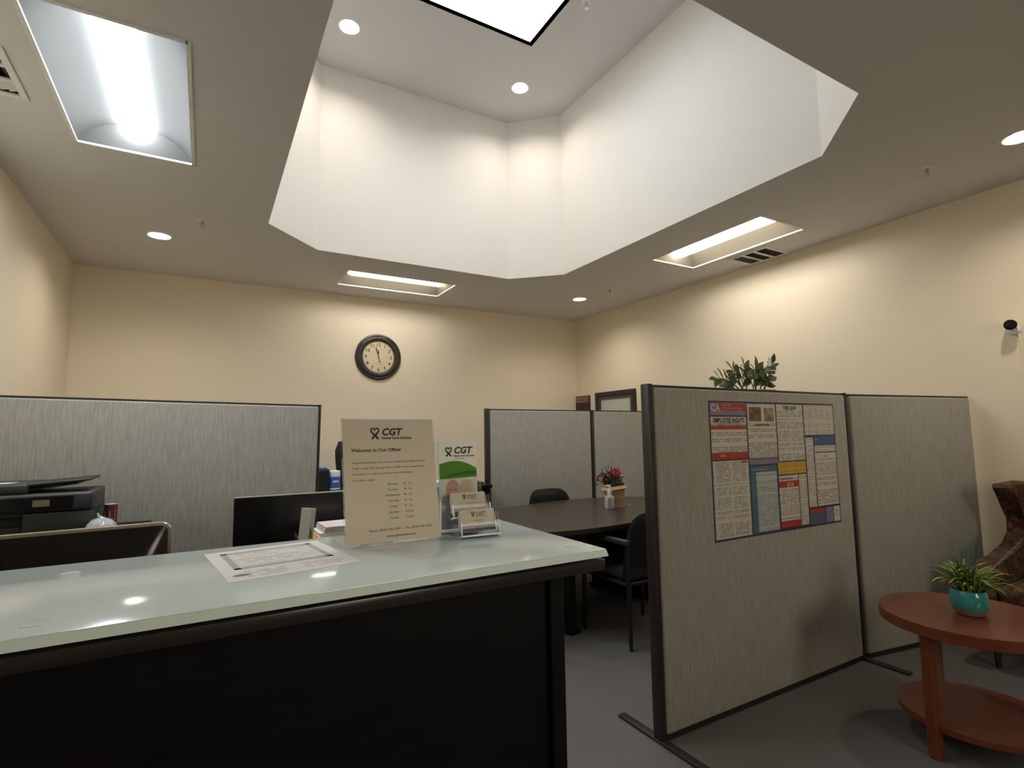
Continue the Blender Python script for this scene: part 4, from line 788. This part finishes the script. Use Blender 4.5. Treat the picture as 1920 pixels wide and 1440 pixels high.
for a, el, ln in ((160, 30, .36), (-20, 18, .38), (-28, 32, .40), (150, 52, .26), (30, 30, .34)):
    o = link('blade', BL[3], None, t, (0, 0, .09)); o.scale = (ln * 1.6, ln, ln); o.rotation_euler = (0, R(60 - el) * .5, R(a))

PAT = mat('tapestry_fabric', (0.080, 0.020, 0.010), 0.85, bump=(300, .3)); nt = PAT.node_tree; L_ = nt.links.new
tc = nt.nodes.new('ShaderNodeTexCoord'); vo = nt.nodes.new('ShaderNodeTexVoronoi'); vo.inputs['Scale'].default_value = 34; ns = nt.nodes.new('ShaderNodeTexNoise'); ns.inputs['Scale'].default_value = 9
vm = nt.nodes.new('ShaderNodeVectorMath'); vm.operation = 'MULTIPLY_ADD'; vm.inputs[1].default_value = (.16, .16, .16); L_(tc.outputs['Object'], ns.inputs['Vector']); L_(ns.outputs['Color'], vm.inputs[0]); L_(tc.outputs['Object'], vm.inputs[2]); L_(vm.outputs[0], vo.inputs['Vector'])
sp = nt.nodes.new('ShaderNodeSeparateColor'); L_(vo.outputs['Color'], sp.inputs[0]); cr = nt.nodes.new('ShaderNodeValToRGB'); cr.color_ramp.interpolation = 'CONSTANT'; L_(sp.outputs[0], cr.inputs[0])
els = cr.color_ramp.elements; els[0].color = (0.075, 0.020, 0.012, 1); els[1].position = .45; els[1].color = (0.11, 0.05, 0.016, 1)
for p_, c_ in ((.66, (0.032, 0.036, 0.026, 1)), (.8, (0.15, 0.088, 0.03, 1)), (.92, (0.10, 0.095, 0.07, 1))):
    e = els.new(p_); e.color = c_
L_(cr.outputs[0], nt.nodes['Principled BSDF'].inputs['Base Color'])
# wing armchair facing -X, its back to the right wall
t = thing('wing_armchair', 'patterned brown wing armchair at the right edge beside the side table', 'armchair', (4.32, 1.115, 0))
side = [(.36, .30), (-.36, .30), (-.38, .42), (-.36, .55), (-.30, .60), (-.12, .60), (.10, .63), (.21, .70), (.22, .80), (.15, .88), (.06, .95), (.015, 1.0), (.03, 1.025), (.30, 1.03), (.37, .95), (.36, .5)]
for s in (-1, 1):
    bm = new(); prism(bm, side, -.05, .05, Matrix.Translation((0, s * .295, 0)) @ Matrix.Rotation(R(90), 4, 'X'), .018, 3); obj('wing_side', bm, PAT, t)
bm = new(); bx(bm, .22, .36, -.25, .25, .30, 1.02, .03, 3); obj('backrest', bm, PAT, t)
bm = new(); bx(bm, -.34, .24, -.25, .25, .30, .36, .006, 1); obj('seat_rail', bm, PAT, t)
bm = new(); bx(bm, -.36, .22, -.243, .243, .362, .475, .035, 4); obj('seat_cushion', bm, PAT, t)
for x in (-.31, .31):
    for y in (-.28, .28):
        bm = new(); lathe(bm, [(.014, 0), (.026, .30)], 12, Matrix.Translation((x, y, 0))); obj('leg', bm, TRIMD, t)

# ------------------------------------------------------------------ security camera on the right wall
t = thing('security_camera', 'small white security camera with a dark lens on the right wall', 'camera', (X1, 1.385, 2.035))
aim = Vector((-4.6, -1.3, -.62)).normalized(); Mq = aim.to_track_quat('Z', 'Y').to_matrix().to_4x4()
bm = new(); lathe(bm, [(.036, 0), (.036, .01), (.026, .018)], 24, Matrix.Rotation(R(-90), 4, 'Y')); obj('wall_mount', bm, WHITE, t)
bm = new(); tube(bm, [(-.012, 0, 0), (-.035, -.002, -.004), (-.055, -.006, .012)], .012, 10); obj('arm', bm, WHITE, t)
bm = new(); lathe(bm, [(.012, -.062), (.026, -.055), (.034, -.035), (.036, 0), (.035, .02)], 28, Matrix.Translation((-.075, -.004, .028)) @ Mq, cap1=False); obj('body', bm, WHITE, t)
bm = new(); lathe(bm, [(.0345, .017), (.025, .019), (.002, .020)], 28, Matrix.Translation((-.075, -.004, .028)) @ Mq); obj('lens_face', bm, GLOSSB, t)
bm = new(); tube(bm, [(-.005, -.02, -.02), (-.006, -.028, -.06), (-.006, -.03, -.5), (-.006, -.03, -1.2)], .006, 6); obj('cable', bm, WALL, t)
